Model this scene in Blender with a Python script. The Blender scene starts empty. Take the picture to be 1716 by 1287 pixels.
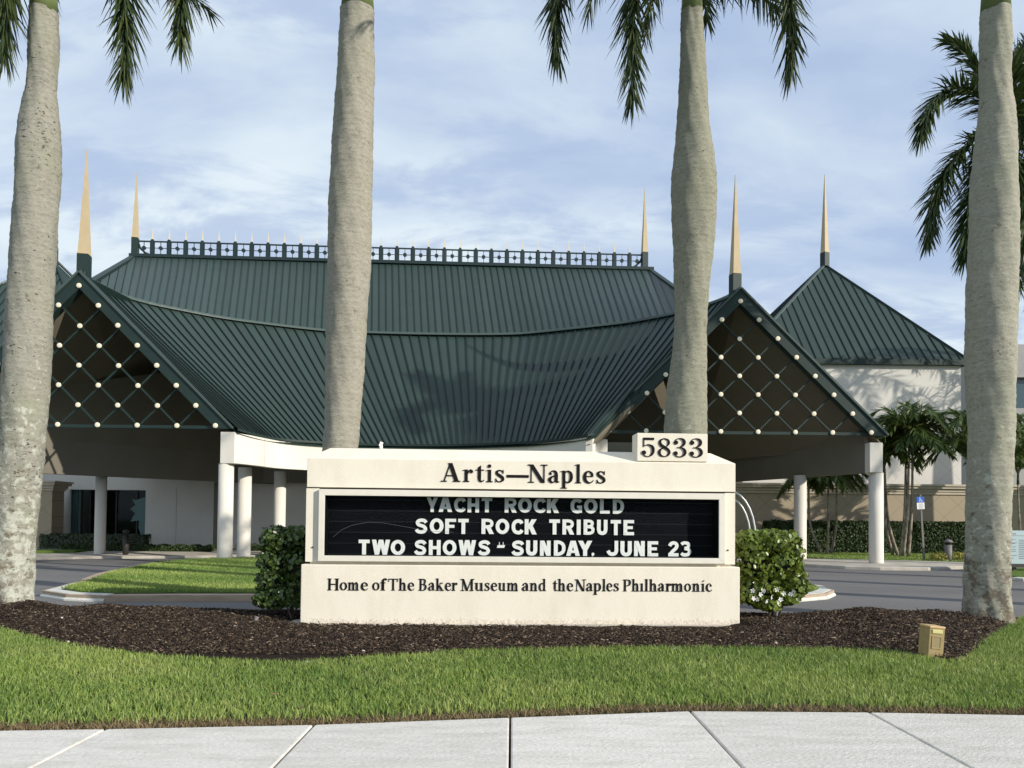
import bpy, math, random
import numpy as np
from mathutils import Vector, Matrix
random.seed(7)
RNG = np.random.default_rng(11)
R = math.radians
S = bpy.context.scene
C = S.collection

# ------------------------------------------------------------------ camera
F = 1239.0                      # focal length in photo pixels (photo 1716 wide)
CX, CY = 858.0, 840.0           # principal point (the print is cropped: lens shift)
ROLL, PITCH = 0.0095, 0.0242
CAM = Vector((0, 0, 1.6))
Rv = Vector((1, 0, ROLL)).normalized()
Fv = Vector((0, 1, PITCH)); Fv = (Fv - Rv * Fv.dot(Rv)).normalized()
Uv = Rv.cross(Fv).normalized()
cam = bpy.data.cameras.new('camera'); camo = bpy.data.objects.new('camera', cam); C.objects.link(camo)
m = Matrix.Identity(4)
for i in range(3):
    m[i][0], m[i][1], m[i][2], m[i][3] = Rv[i], Uv[i], -Fv[i], CAM[i]
camo.matrix_world = m
cam.sensor_fit = 'HORIZONTAL'; cam.sensor_width = 36.0; cam.lens = 36.0 * F / 1716
cam.shift_y = (CY - 643.5) / 1716
cam.clip_start = 0.05; cam.clip_end = 3000
S.camera = camo

# ------------------------------------------------------------------ light
SUN_AZ, SUN_EL = R(60), R(22.5)   # azimuth to the right of the viewer's back
SUNV = Vector((math.sin(SUN_AZ) * math.cos(SUN_EL), -math.cos(SUN_AZ) * math.cos(SUN_EL), math.sin(SUN_EL)))
sl = bpy.data.lights.new('sun', 'SUN'); sl.energy = 4.9; sl.angle = R(0.6); sl.color = (1.0, 0.93, 0.82)
so = bpy.data.objects.new('sun', sl); C.objects.link(so)
so.rotation_euler = (-SUNV).to_track_quat('-Z', 'Y').to_euler(); so.location = (20, -20, 30)

W = bpy.data.worlds.new('World'); S.world = W; W.use_nodes = True
nt = W.node_tree; nt.nodes.clear()
def N(nt, t, **kw):
    n = nt.nodes.new(t)
    for k, v in kw.items():
        if k in n.inputs: n.inputs[k].default_value = v
        else: setattr(n, k, v)
    return n
def build_world():
    L = nt.links.new
    out = N(nt, 'ShaderNodeOutputWorld'); bg = N(nt, 'ShaderNodeBackground'); bg.inputs['Strength'].default_value = 0.1
    sky = N(nt, 'ShaderNodeTexSky'); sky.sky_type = 'NISHITA'; sky.sun_disc = False
    sky.sun_elevation = SUN_EL; sky.sun_rotation = math.atan2(SUNV.x, SUNV.y)
    sky.air_density = 1.0; sky.dust_density = 0.6; sky.ozone_density = 2.0
    tc = N(nt, 'ShaderNodeTexCoord'); sp = N(nt, 'ShaderNodeSeparateXYZ'); L(tc.outputs['Generated'], sp.inputs[0])
    zc = N(nt, 'ShaderNodeMath', operation='MAXIMUM'); L(sp.outputs['Z'], zc.inputs[0]); zc.inputs[1].default_value = 0.0
    za = N(nt, 'ShaderNodeMath', operation='ADD'); L(zc.outputs[0], za.inputs[0]); za.inputs[1].default_value = 0.22
    dx = N(nt, 'ShaderNodeMath', operation='DIVIDE'); L(sp.outputs['X'], dx.inputs[0]); L(za.outputs[0], dx.inputs[1])
    dy = N(nt, 'ShaderNodeMath', operation='DIVIDE'); L(sp.outputs['Y'], dy.inputs[0]); L(za.outputs[0], dy.inputs[1])
    cb = N(nt, 'ShaderNodeCombineXYZ'); L(dx.outputs[0], cb.inputs[0]); L(dy.outputs[0], cb.inputs[1])
    mp = N(nt, 'ShaderNodeMapping'); L(cb.outputs[0], mp.inputs[0]); mp.inputs['Scale'].default_value = (0.75, 1.35, 1); mp.inputs['Rotation'].default_value = (0, 0, R(-12)); mp.inputs['Location'].default_value = (3.1, 1.7, 0.4)
    n1 = N(nt, 'ShaderNodeTexNoise'); L(mp.outputs[0], n1.inputs['Vector'])
    n1.inputs['Scale'].default_value = 1.25; n1.inputs['Detail'].default_value = 9; n1.inputs['Roughness'].default_value = 0.52; n1.inputs['Distortion'].default_value = 0.25
    r1 = N(nt, 'ShaderNodeMapRange', interpolation_type='SMOOTHSTEP'); L(n1.outputs[0], r1.inputs[0]); r1.inputs[1].default_value = 0.30; r1.inputs[2].default_value = 0.60
    n2 = N(nt, 'ShaderNodeTexNoise'); L(mp.outputs[0], n2.inputs['Vector'])
    n2.inputs['Scale'].default_value = 3.4; n2.inputs['Detail'].default_value = 10; n2.inputs['Roughness'].default_value = 0.6; n2.inputs['Distortion'].default_value = 0.35
    r2 = N(nt, 'ShaderNodeMapRange', interpolation_type='SMOOTHSTEP'); L(n2.outputs[0], r2.inputs[0]); r2.inputs[1].default_value = 0.44; r2.inputs[2].default_value = 0.62
    cc = N(nt, 'ShaderNodeMix', data_type='RGBA'); L(r2.outputs[0], cc.inputs['Factor'])
    cc.inputs[6].default_value = (7.3, 8.3, 9.0, 1); cc.inputs[7].default_value = (4.9, 5.95, 7.7, 1)
    # open sky between the clouds: Nishita with thin veil
    veil = N(nt, 'ShaderNodeMix', data_type='RGBA'); veil.inputs['Factor'].default_value = 0.85
    L(sky.outputs[0], veil.inputs[6]); veil.inputs[7].default_value = (4.4, 5.6, 7.9, 1)
    mx = N(nt, 'ShaderNodeMix', data_type='RGBA'); L(r1.outputs[0], mx.inputs['Factor']); L(veil.outputs[2], mx.inputs[6]); L(cc.outputs[2], mx.inputs[7])
    L(mx.outputs[2], bg.inputs[0]); L(bg.outputs[0], out.inputs[0])
build_world()
vs = S.view_settings; vs.view_transform = 'Standard'; vs.look = 'None'; vs.gamma = 1; vs.use_curve_mapping = False; vs.exposure = 0.1

# ------------------------------------------------------------------ pixel <-> place
def ray(px, py): return Rv * ((px - CX) / F) + Uv * ((CY - py) / F) + Fv
def P(px, py, D):
    d = ray(px, py); return CAM + d * (D / d.y)
def PZ(px, py, z):
    d = ray(px, py); return CAM + d * ((z - CAM.z) / d.z)

# ------------------------------------------------------------------ materials
MATS = {}
def mat(name, col, rough=0.7, col2=None, nscale=3.0, bump=0.0, bscale=40.0, spec=0.4, stretch=(1, 1, 1), detail=5, lo=0.35, hi=0.65, attr=None, trans=0.0, metal=0.0, bdist=0.02):
    if name in MATS: return MATS[name]
    ma = bpy.data.materials.new(name); ma.use_nodes = True; t = ma.node_tree; L = t.links.new
    b = t.nodes['Principled BSDF']; b.inputs['Roughness'].default_value = rough
    b.inputs['Specular IOR Level'].default_value = spec; b.inputs['Metallic'].default_value = metal
    tc = N(t, 'ShaderNodeTexCoord'); mp = N(t, 'ShaderNodeMapping'); L(tc.outputs['Object'], mp.inputs[0]); mp.inputs['Scale'].default_value = stretch
    base = None
    if col2 is not None:
        n = N(t, 'ShaderNodeTexNoise'); L(mp.outputs[0], n.inputs['Vector']); n.inputs['Scale'].default_value = nscale; n.inputs['Detail'].default_value = detail; n.inputs['Roughness'].default_value = 0.6
        r = N(t, 'ShaderNodeMapRange'); L(n.outputs[0], r.inputs[0]); r.inputs[1].default_value = lo; r.inputs[2].default_value = hi
        mx = N(t, 'ShaderNodeMix', data_type='RGBA'); L(r.outputs[0], mx.inputs['Factor']); mx.inputs[6].default_value = (*col, 1); mx.inputs[7].default_value = (*col2, 1)
        base = mx.outputs[2]
    if attr:
        a = N(t, 'ShaderNodeAttribute'); a.attribute_name = attr[0]
        mx2 = N(t, 'ShaderNodeMix', data_type='RGBA'); L(a.outputs['Fac'], mx2.inputs['Factor'])
        if base is not None: L(base, mx2.inputs[6])
        else: mx2.inputs[6].default_value = (*col, 1)
        mx2.inputs[7].default_value = (*attr[1], 1)
        base = mx2.outputs[2]
    if base is not None: L(base, b.inputs['Base Color'])
    else: b.inputs['Base Color'].default_value = (*col, 1)
    if bump:
        n = N(t, 'ShaderNodeTexNoise'); L(mp.outputs[0], n.inputs['Vector']); n.inputs['Scale'].default_value = bscale; n.inputs['Detail'].default_value = 6
        bp = N(t, 'ShaderNodeBump'); bp.inputs['Strength'].default_value = bump; bp.inputs['Distance'].default_value = bdist
        L(n.outputs[0], bp.inputs['Height']); L(bp.outputs[0], b.inputs['Normal'])
    if trans:
        tr = N(t, 'ShaderNodeBsdfTranslucent'); ms = N(t, 'ShaderNodeMixShader'); ms.inputs[0].default_value = trans
        if base is not None: L(base, tr.inputs[0])
        else: tr.inputs[0].default_value = (*col, 1)
        L(b.outputs[0], ms.inputs[1]); L(tr.outputs[0], ms.inputs[2]); L(ms.outputs[0], t.nodes['Material Output'].inputs[0])
    MATS[name] = ma; return ma

M_SIGN = mat('sign_stucco', (.80, .74, .62), .85, (.70, .64, .525), 3.2, .5, 140, .2, lo=.45, hi=.85, bdist=.008, stretch=(1, 1, .35), detail=9)
M_CAP = M_SIGN
M_WHITE = mat('painted_stucco', (.70, .67, .61), .85, (.64, .61, .55), .7, .2, 60, .2)
M_HALL = mat('hall_stucco', (.66, .635, .585), .85, (.60, .575, .53), .6, .15, 60, .2)
M_TAN = mat('tan_stucco', (.40, .33, .235), .85, (.36, .30, .215), .8, .2, 60, .2)
M_TRIM = mat('stone_trim', (.55, .48, .38), .8, (.48, .42, .33), 2, .2, 50, .2)
M_ROOF = mat('roof_metal', (.029, .051, .044), .5, (.025, .045, .039), 1.2, .05, 6, .35, lo=.3, hi=.7)
M_RIB = mat('roof_seam', (.011, .021, .019), .55, spec=.3)
M_EDGE = mat('roof_edge', (.012, .030, .026), .6, (.010, .026, .023), 1.5, spec=.4)
M_FLASH = mat('roof_flashing', (.060, .088, .080), .5)
M_DARKG = mat('dark_green_iron', (.012, .028, .030), .5)
M_GOLD = mat('spire_buff', (.50, .40, .245), .65, (.46, .365, .225), 3, spec=.3)
M_STUD = mat('stud_cream', (.85, .76, .58), .5)
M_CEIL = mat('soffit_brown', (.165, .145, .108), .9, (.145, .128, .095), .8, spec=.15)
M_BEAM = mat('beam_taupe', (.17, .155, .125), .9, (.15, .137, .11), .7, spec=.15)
M_COL = mat('column_paint', (.68, .64, .57), .75, (.62, .585, .52), 3, .1, 60, .2, stretch=(1, 1, .3))
M_INK = mat('letter_bronze', (.010, .007, .008), .7, spec=.15)
M_BOARD = mat('letter_board', (.0030, .0038, .0050), .6, (.005, .006, .008), 6, spec=.06, stretch=(.4, 1, 4))
M_RAIL = mat('board_track', (.018, .020, .024), .6, spec=.1)
M_LETTER = mat('white_plastic_letter', (.82, .82, .78), .45)
M_FRAME = mat('frame_aluminium', (.74, .70, .61), .55, (.69, .65, .56), 5, spec=.4)
M_FRAMED = mat('frame_side', (.36, .36, .38), .55)
M_LOCK = mat('lock_gap_dark', (.03, .025, .02), .5)
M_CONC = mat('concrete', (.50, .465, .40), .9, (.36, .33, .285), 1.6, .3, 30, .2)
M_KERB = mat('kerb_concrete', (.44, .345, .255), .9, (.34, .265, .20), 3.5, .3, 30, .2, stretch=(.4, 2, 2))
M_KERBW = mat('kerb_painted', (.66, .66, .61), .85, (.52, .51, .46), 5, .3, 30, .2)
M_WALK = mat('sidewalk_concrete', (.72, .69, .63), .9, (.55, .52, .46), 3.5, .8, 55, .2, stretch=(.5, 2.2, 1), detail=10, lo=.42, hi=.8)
M_ASPH = mat('asphalt', (.175, .168, .165), .9, (.14, .135, .133), .5, .4, 90, .25, stretch=(.35, 1, 1))
M_SOIL = mat('soil', (.030, .040, .014), .95, (.045, .040, .02), 8, .6, 30, .1)
M_TURF = mat('turf', (.12, .185, .040), .95, (.075, .125, .026), 3.0, .8, 45, .1)
M_FIELD = mat('ground_far', (.07, .11, .035), .95, (.05, .085, .03), .2, spec=.1)
M_MULCH = mat('mulch_bed', (.014, .010, .008), .95, (.028, .019, .014), 14, .9, 40, .1)
M_GRASS = mat('grass_blade', (.33, .42, .10), .5, (.385, .44, .135), 1.1, spec=.35, attr=('tone', (.10, .195, .036)), trans=.3)
M_DRY = mat('dry_thatch', (.20, .14, .075), .8, (.12, .085, .045), 25, spec=.15, attr=('tone', (.30, .23, .13)))
M_CHIP = mat('bark_chip', (.017, .010, .0065), .8, (.030, .020, .014), 20, spec=.2, attr=('tone', (.33, .25, .175)))
M_PEB = mat('pale_pebble', (.75, .72, .66), .7)
M_FROND = mat('palm_leaflet', (.020, .038, .013), .5, (.032, .056, .016), 2.0, spec=.45, attr=('tone', (.10, .125, .03)), trans=.18)
M_ADON = mat('small_palm_leaflet', (.055, .095, .022), .45, (.10, .145, .035), 2.0, spec=.5, attr=('tone', (.15, .20, .045)), trans=.25)
M_RACH = mat('frond_stem', (.13, .15, .06), .5)
M_SHAFT = mat('crownshaft', (.12, .17, .055), .45, (.16, .19, .08), 2)
M_STEM = mat('small_palm_stem', (.38, .34, .27), .85, (.15, .12, .09), 7, .4, 30, .2, stretch=(1, 1, .5))
M_LEAF = mat('shrub_leaf', (.17, .225, .028), .35, (.08, .13, .020), 5, spec=.55, attr=('tone', (.20, .26, .05)), trans=.22)
M_LEAF_SHADED = mat('shrub_leaf_shaded', (.055, .095, .022), .35, (.035, .065, .016), 5, spec=.55, attr=('tone', (.11, .16, .035)), trans=.18)  # darker copy of the shrub leaf: the left shrub's shade is in the colour
M_HEDGE = mat('hedge_leaf', (.035, .062, .018), .5, (.022, .042, .013), 2, spec=.35, attr=('tone', (.07, .11, .03)), trans=.15)
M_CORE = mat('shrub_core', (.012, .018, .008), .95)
M_TWIG = mat('shrub_twig', (.07, .055, .04), .9)
M_PETAL = mat('white_petal', (.80, .80, .78), .6)
M_YEL = mat('gold_groundcover', (.45, .36, .06), .6, (.30, .28, .06), 12, attr=('tone', (.16, .22, .05)))
M_BRNZ = mat('dark_bronze', (.035, .030, .028), .5)
M_BOLL = mat('bollard_grey', (.16, .15, .145), .6)
M_BOX = mat('light_box_tan', (.36, .27, .12), .55, (.30, .225, .10), 12, .15, 80, .4)
M_BOXL = mat('box_lens', (.62, .57, .25), .3)
M_BLUE = mat('sign_blue', (.012, .11, .50), .5)
M_SWHITE = mat('sign_white', (.80, .80, .80), .5)
M_PALEB = mat('panel_pale_blue', (.42, .52, .55), .55)
M_GREYT = mat('print_grey', (.17, .21, .24), .6)
M_GREYW = mat('grey_wall', (.34, .33, .32), .85, (.30, .29, .285), .8)
M_STEEL = mat('brushed_white_pipe', (.65, .66, .66), .35, metal=.2)
M_STAR = mat('reflection_teal', (.10, .18, .17), .5)

def glass_mat(name, tint, fac):
    ma = bpy.data.materials.new(name); ma.use_nodes = True; t = ma.node_tree; L = t.links.new
    t.nodes.remove(t.nodes['Principled BSDF'])
    tr = N(t, 'ShaderNodeBsdfTransparent'); tr.inputs[0].default_value = (*tint, 1)
    gl = N(t, 'ShaderNodeBsdfGlossy'); gl.inputs['Roughness'].default_value = .03
    fr = N(t, 'ShaderNodeFresnel'); fr.inputs['IOR'].default_value = 1.45
    ml = N(t, 'ShaderNodeMath', operation='MULTIPLY'); L(fr.outputs[0], ml.inputs[0]); ml.inputs[1].default_value = fac
    ms = N(t, 'ShaderNodeMixShader'); L(ml.outputs[0], ms.inputs[0]); L(tr.outputs[0], ms.inputs[1]); L(gl.outputs[0], ms.inputs[2])
    L(ms.outputs[0], t.nodes['Material Output'].inputs[0]); return ma
M_PANE = glass_mat('display_pane', (.97, .98, .98), .04)
M_GLASS = glass_mat('window_glass', (.55, .62, .62), .35)

# roof panels: subtle oil-canning + sheen differences come from geometry and bump
def vary(ma, amt):
    t = ma.node_tree; L = t.links.new; b = t.nodes['Principled BSDF']; src = b.inputs['Base Color'].links[0].from_socket
    oi = N(t, 'ShaderNodeObjectInfo'); hs = N(t, 'ShaderNodeHueSaturation'); mr = N(t, 'ShaderNodeMapRange'); L(oi.outputs['Random'], mr.inputs[0]); mr.inputs[3].default_value = 1 - amt; mr.inputs[4].default_value = 1 + amt
    L(mr.outputs[0], hs.inputs['Value']); L(src, hs.inputs['Color']); L(hs.outputs[0], b.inputs['Base Color'])
vary(M_ROOF, .09); vary(M_WALK, .05)
def base_splash(ma):
    # soil splashed up by rain along the foot of the sign
    t = ma.node_tree; L = t.links.new; b = t.nodes['Principled BSDF']; src = b.inputs['Base Color'].links[0].from_socket
    tc = N(t, 'ShaderNodeTexCoord'); sp = N(t, 'ShaderNodeSeparateXYZ'); L(tc.outputs['Object'], sp.inputs[0])
    mr = N(t, 'ShaderNodeMapRange', interpolation_type='SMOOTHSTEP'); L(sp.outputs['Z'], mr.inputs[0]); mr.inputs[1].default_value = .24; mr.inputs[2].default_value = .02; mr.inputs[3].default_value = 0; mr.inputs[4].default_value = .34
    n = N(t, 'ShaderNodeTexNoise'); L(tc.outputs['Object'], n.inputs['Vector']); n.inputs['Scale'].default_value = 26; n.inputs['Detail'].default_value = 9; n.inputs['Roughness'].default_value = .75
    ad = N(t, 'ShaderNodeMath', operation='ADD'); L(n.outputs[0], ad.inputs[0]); L(mr.outputs[0], ad.inputs[1])
    r = N(t, 'ShaderNodeMapRange'); L(ad.outputs[0], r.inputs[0]); r.inputs[1].default_value = .72; r.inputs[2].default_value = .95; r.inputs[4].default_value = .6
    mx = N(t, 'ShaderNodeMix', data_type='RGBA'); L(r.outputs[0], mx.inputs['Factor']); L(src, mx.inputs[6]); mx.inputs[7].default_value = (.26, .20, .14, 1); L(mx.outputs[2], b.inputs['Base Color'])
base_splash(M_SIGN)
def score_wall(name, col, col2, cell, dark):
    """stucco wall with a diamond grid of score lines (recessed joints, fine relief)"""
    ma = bpy.data.materials.new(name); ma.use_nodes = True; t = ma.node_tree; L = t.links.new
    b = t.nodes['Principled BSDF']; b.inputs['Roughness'].default_value = .85; b.inputs['Specular IOR Level'].default_value = .2
    tc = N(t, 'ShaderNodeTexCoord'); sp = N(t, 'ShaderNodeSeparateXYZ'); L(tc.outputs['Object'], sp.inputs[0])
    facs = []
    for sgn in (1, -1):
        a = N(t, 'ShaderNodeMath', operation='MULTIPLY_ADD'); L(sp.outputs['X'], a.inputs[0]); a.inputs[1].default_value = sgn * .92; L(sp.outputs['Z'], a.inputs[2])
        d = N(t, 'ShaderNodeMath', operation='DIVIDE'); L(a.outputs[0], d.inputs[0]); d.inputs[1].default_value = cell
        f = N(t, 'ShaderNodeMath', operation='FRACT'); L(d.outputs[0], f.inputs[0])
        l = N(t, 'ShaderNodeMath', operation='LESS_THAN'); L(f.outputs[0], l.inputs[0]); l.inputs[1].default_value = .03 / cell
        facs.append(l)
    mxx = N(t, 'ShaderNodeMath', operation='MAXIMUM'); L(facs[0].outputs[0], mxx.inputs[0]); L(facs[1].outputs[0], mxx.inputs[1])
    n = N(t, 'ShaderNodeTexNoise'); L(tc.outputs['Object'], n.inputs['Vector']); n.inputs['Scale'].default_value = .8; n.inputs['Detail'].default_value = 6
    m1 = N(t, 'ShaderNodeMix', data_type='RGBA'); L(n.outputs[0], m1.inputs['Factor']); m1.inputs[6].default_value = (*col, 1); m1.inputs[7].default_value = (*col2, 1)
    m2 = N(t, 'ShaderNodeMix', data_type='RGBA'); L(mxx.outputs[0], m2.inputs['Factor']); L(m1.outputs[2], m2.inputs[6]); m2.inputs[7].default_value = (*dark, 1)
    L(m2.outputs[2], b.inputs['Base Color']); return ma
M_HALLS = score_wall('hall_scored_stucco', (.68, .655, .605), (.62, .595, .55), 2.15, (.50, .48, .44))
M_TANS = score_wall('tan_scored_stucco', (.42, .35, .25), (.37, .31, .22), 1.25, (.27, .225, .16))

def trunk_mat(name, tone, lichen, moss, stain, pit=.90):
    """royal palm bark: faint leaf-scar rings, grey blotches, lichen towards the foot"""
    ma = bpy.data.materials.new(name); ma.use_nodes = True; t = ma.node_tree; L = t.links.new
    b = t.nodes['Principled BSDF']; b.inputs['Roughness'].default_value = .9; b.inputs['Specular IOR Level'].default_value = .15
    tc = N(t, 'ShaderNodeTexCoord'); sp = N(t, 'ShaderNodeSeparateXYZ'); L(tc.outputs['Object'], sp.inputs[0])
    mp = N(t, 'ShaderNodeMapping'); L(tc.outputs['Object'], mp.inputs[0]); mp.inputs['Scale'].default_value = (1, 1, 1.9)
    na = N(t, 'ShaderNodeTexNoise'); L(mp.outputs[0], na.inputs['Vector']); na.inputs['Scale'].default_value = 13; na.inputs['Detail'].default_value = 10; na.inputs['Roughness'].default_value = .72
    cr = N(t, 'ShaderNodeValToRGB'); L(na.outputs[0], cr.inputs[0]); e = cr.color_ramp.elements
    e[0].position = .28; e[0].color = (*[c * .55 for c in tone], 1); e[1].position = .72; e[1].color = (*[min(1, c * 1.22) for c in tone], 1)
    m_ = cr.color_ramp.elements.new(.48); m_.color = (*tone, 1)
    # large soft mottling
    nb = N(t, 'ShaderNodeTexNoise'); L(tc.outputs['Object'], nb.inputs['Vector']); nb.inputs['Scale'].default_value = 1.7; nb.inputs['Detail'].default_value = 4
    rb = N(t, 'ShaderNodeMapRange'); L(nb.outputs[0], rb.inputs[0]); rb.inputs[1].default_value = .42; rb.inputs[2].default_value = .68
    m0 = N(t, 'ShaderNodeMix', data_type='RGBA'); L(rb.outputs[0], m0.inputs['Factor']); L(cr.outputs[0], m0.inputs[6]); m0.inputs[7].default_value = (*moss, 1)
    f0 = N(t, 'ShaderNodeMath', operation='MULTIPLY'); L(rb.outputs[0], f0.inputs[0]); f0.inputs[1].default_value = .45; L(f0.outputs[0], m0.inputs['Factor'])
    # lichen blotches stronger near the foot
    vo = N(t, 'ShaderNodeTexNoise'); L(tc.outputs['Object'], vo.inputs['Vector']); vo.inputs['Scale'].default_value = 9; vo.inputs['Detail'].default_value = 7; vo.inputs['Distortion'].default_value = .4
    hz = N(t, 'ShaderNodeMapRange'); L(sp.outputs['Z'], hz.inputs[0]); hz.inputs[1].default_value = 0; hz.inputs[2].default_value = 5.5; hz.inputs[3].default_value = .24 * lichen - .10; hz.inputs[4].default_value = -.15
    ad = N(t, 'ShaderNodeMath', operation='ADD'); L(vo.outputs[0], ad.inputs[0]); L(hz.outputs[0], ad.inputs[1])
    r2 = N(t, 'ShaderNodeMapRange'); L(ad.outputs[0], r2.inputs[0]); r2.inputs[1].default_value = .53; r2.inputs[2].default_value = .64
    m3 = N(t, 'ShaderNodeMix', data_type='RGBA'); L(r2.outputs[0], m3.inputs['Factor']); L(m0.outputs[2], m3.inputs[6]); m3.inputs[7].default_value = (.43, .44, .375, 1)
    # dark stain patches
    vd = N(t, 'ShaderNodeTexNoise'); L(tc.outputs['Object'], vd.inputs['Vector']); vd.inputs['Scale'].default_value = 4.3; vd.inputs['Detail'].default_value = 8; vd.inputs['Roughness'].default_value = .75
    hs = N(t, 'ShaderNodeMapRange'); L(sp.outputs['Z'], hs.inputs[0]); hs.inputs[1].default_value = .1; hs.inputs[2].default_value = 2.2; hs.inputs[3].default_value = .16 * stain; hs.inputs[4].default_value = 0
    a2 = N(t, 'ShaderNodeMath', operation='ADD'); L(vd.outputs[0], a2.inputs[0]); L(hs.outputs[0], a2.inputs[1])
    r3 = N(t, 'ShaderNodeMapRange'); L(a2.outputs[0], r3.inputs[0]); r3.inputs[1].default_value = .60; r3.inputs[2].default_value = .68; r3.inputs[4].default_value = .85
    m4 = N(t, 'ShaderNodeMix', data_type='RGBA'); L(r3.outputs[0], m4.inputs['Factor']); L(m3.outputs[2], m4.inputs[6]); m4.inputs[7].default_value = (.13, .10, .07, 1)
    L(m4.outputs[2], b.inputs['Base Color'])
    # pits and small dark scars
    npit = N(t, 'ShaderNodeTexNoise'); mpp = N(t, 'ShaderNodeMapping'); L(tc.outputs['Object'], mpp.inputs[0]); mpp.inputs['Scale'].default_value = (1, 1, 1.6); L(mpp.outputs[0], npit.inputs['Vector']); npit.inputs['Scale'].default_value = 16; npit.inputs['Detail'].default_value = 4
    gate = N(t, 'ShaderNodeTexNoise'); L(tc.outputs['Object'], gate.inputs['Vector']); gate.inputs['Scale'].default_value = 1.1; gate.inputs['Detail'].default_value = 2
    gs = N(t, 'ShaderNodeMath', operation='MULTIPLY_ADD'); L(gate.outputs[0], gs.inputs[0]); gs.inputs[1].default_value = .30; L(npit.outputs[0], gs.inputs[2])
    rp = N(t, 'ShaderNodeMapRange'); L(gs.outputs[0], rp.inputs[0]); rp.inputs[1].default_value = pit; rp.inputs[2].default_value = pit + .03; rp.inputs[4].default_value = .85
    m5 = N(t, 'ShaderNodeMix', data_type='RGBA'); L(rp.outputs[0], m5.inputs['Factor']); L(m4.outputs[2], m5.inputs[6]); m5.inputs[7].default_value = (.05, .042, .034, 1); L(m5.outputs[2], b.inputs['Base Color'])
    # rings
    wv = N(t, 'ShaderNodeMath', operation='MULTIPLY_ADD'); L(na.outputs[0], wv.inputs[0]); wv.inputs[1].default_value = .10; L(sp.outputs['Z'], wv.inputs[2])
    w2 = N(t, 'ShaderNodeMath', operation='MULTIPLY'); L(wv.outputs[0], w2.inputs[0]); w2.inputs[1].default_value = 62
    sn = N(t, 'ShaderNodeMath', operation='SINE'); L(w2.outputs[0], sn.inputs[0])
    h = N(t, 'ShaderNodeMath', operation='MULTIPLY_ADD'); L(sn.outputs[0], h.inputs[0]); h.inputs[1].default_value = .05; L(na.outputs[0], h.inputs[2])
    bp = N(t, 'ShaderNodeBump'); bp.inputs['Strength'].default_value = .6; bp.inputs['Distance'].default_value = .03; L(h.outputs[0], bp.inputs['Height']); L(bp.outputs[0], b.inputs['Normal'])
    return ma

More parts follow.
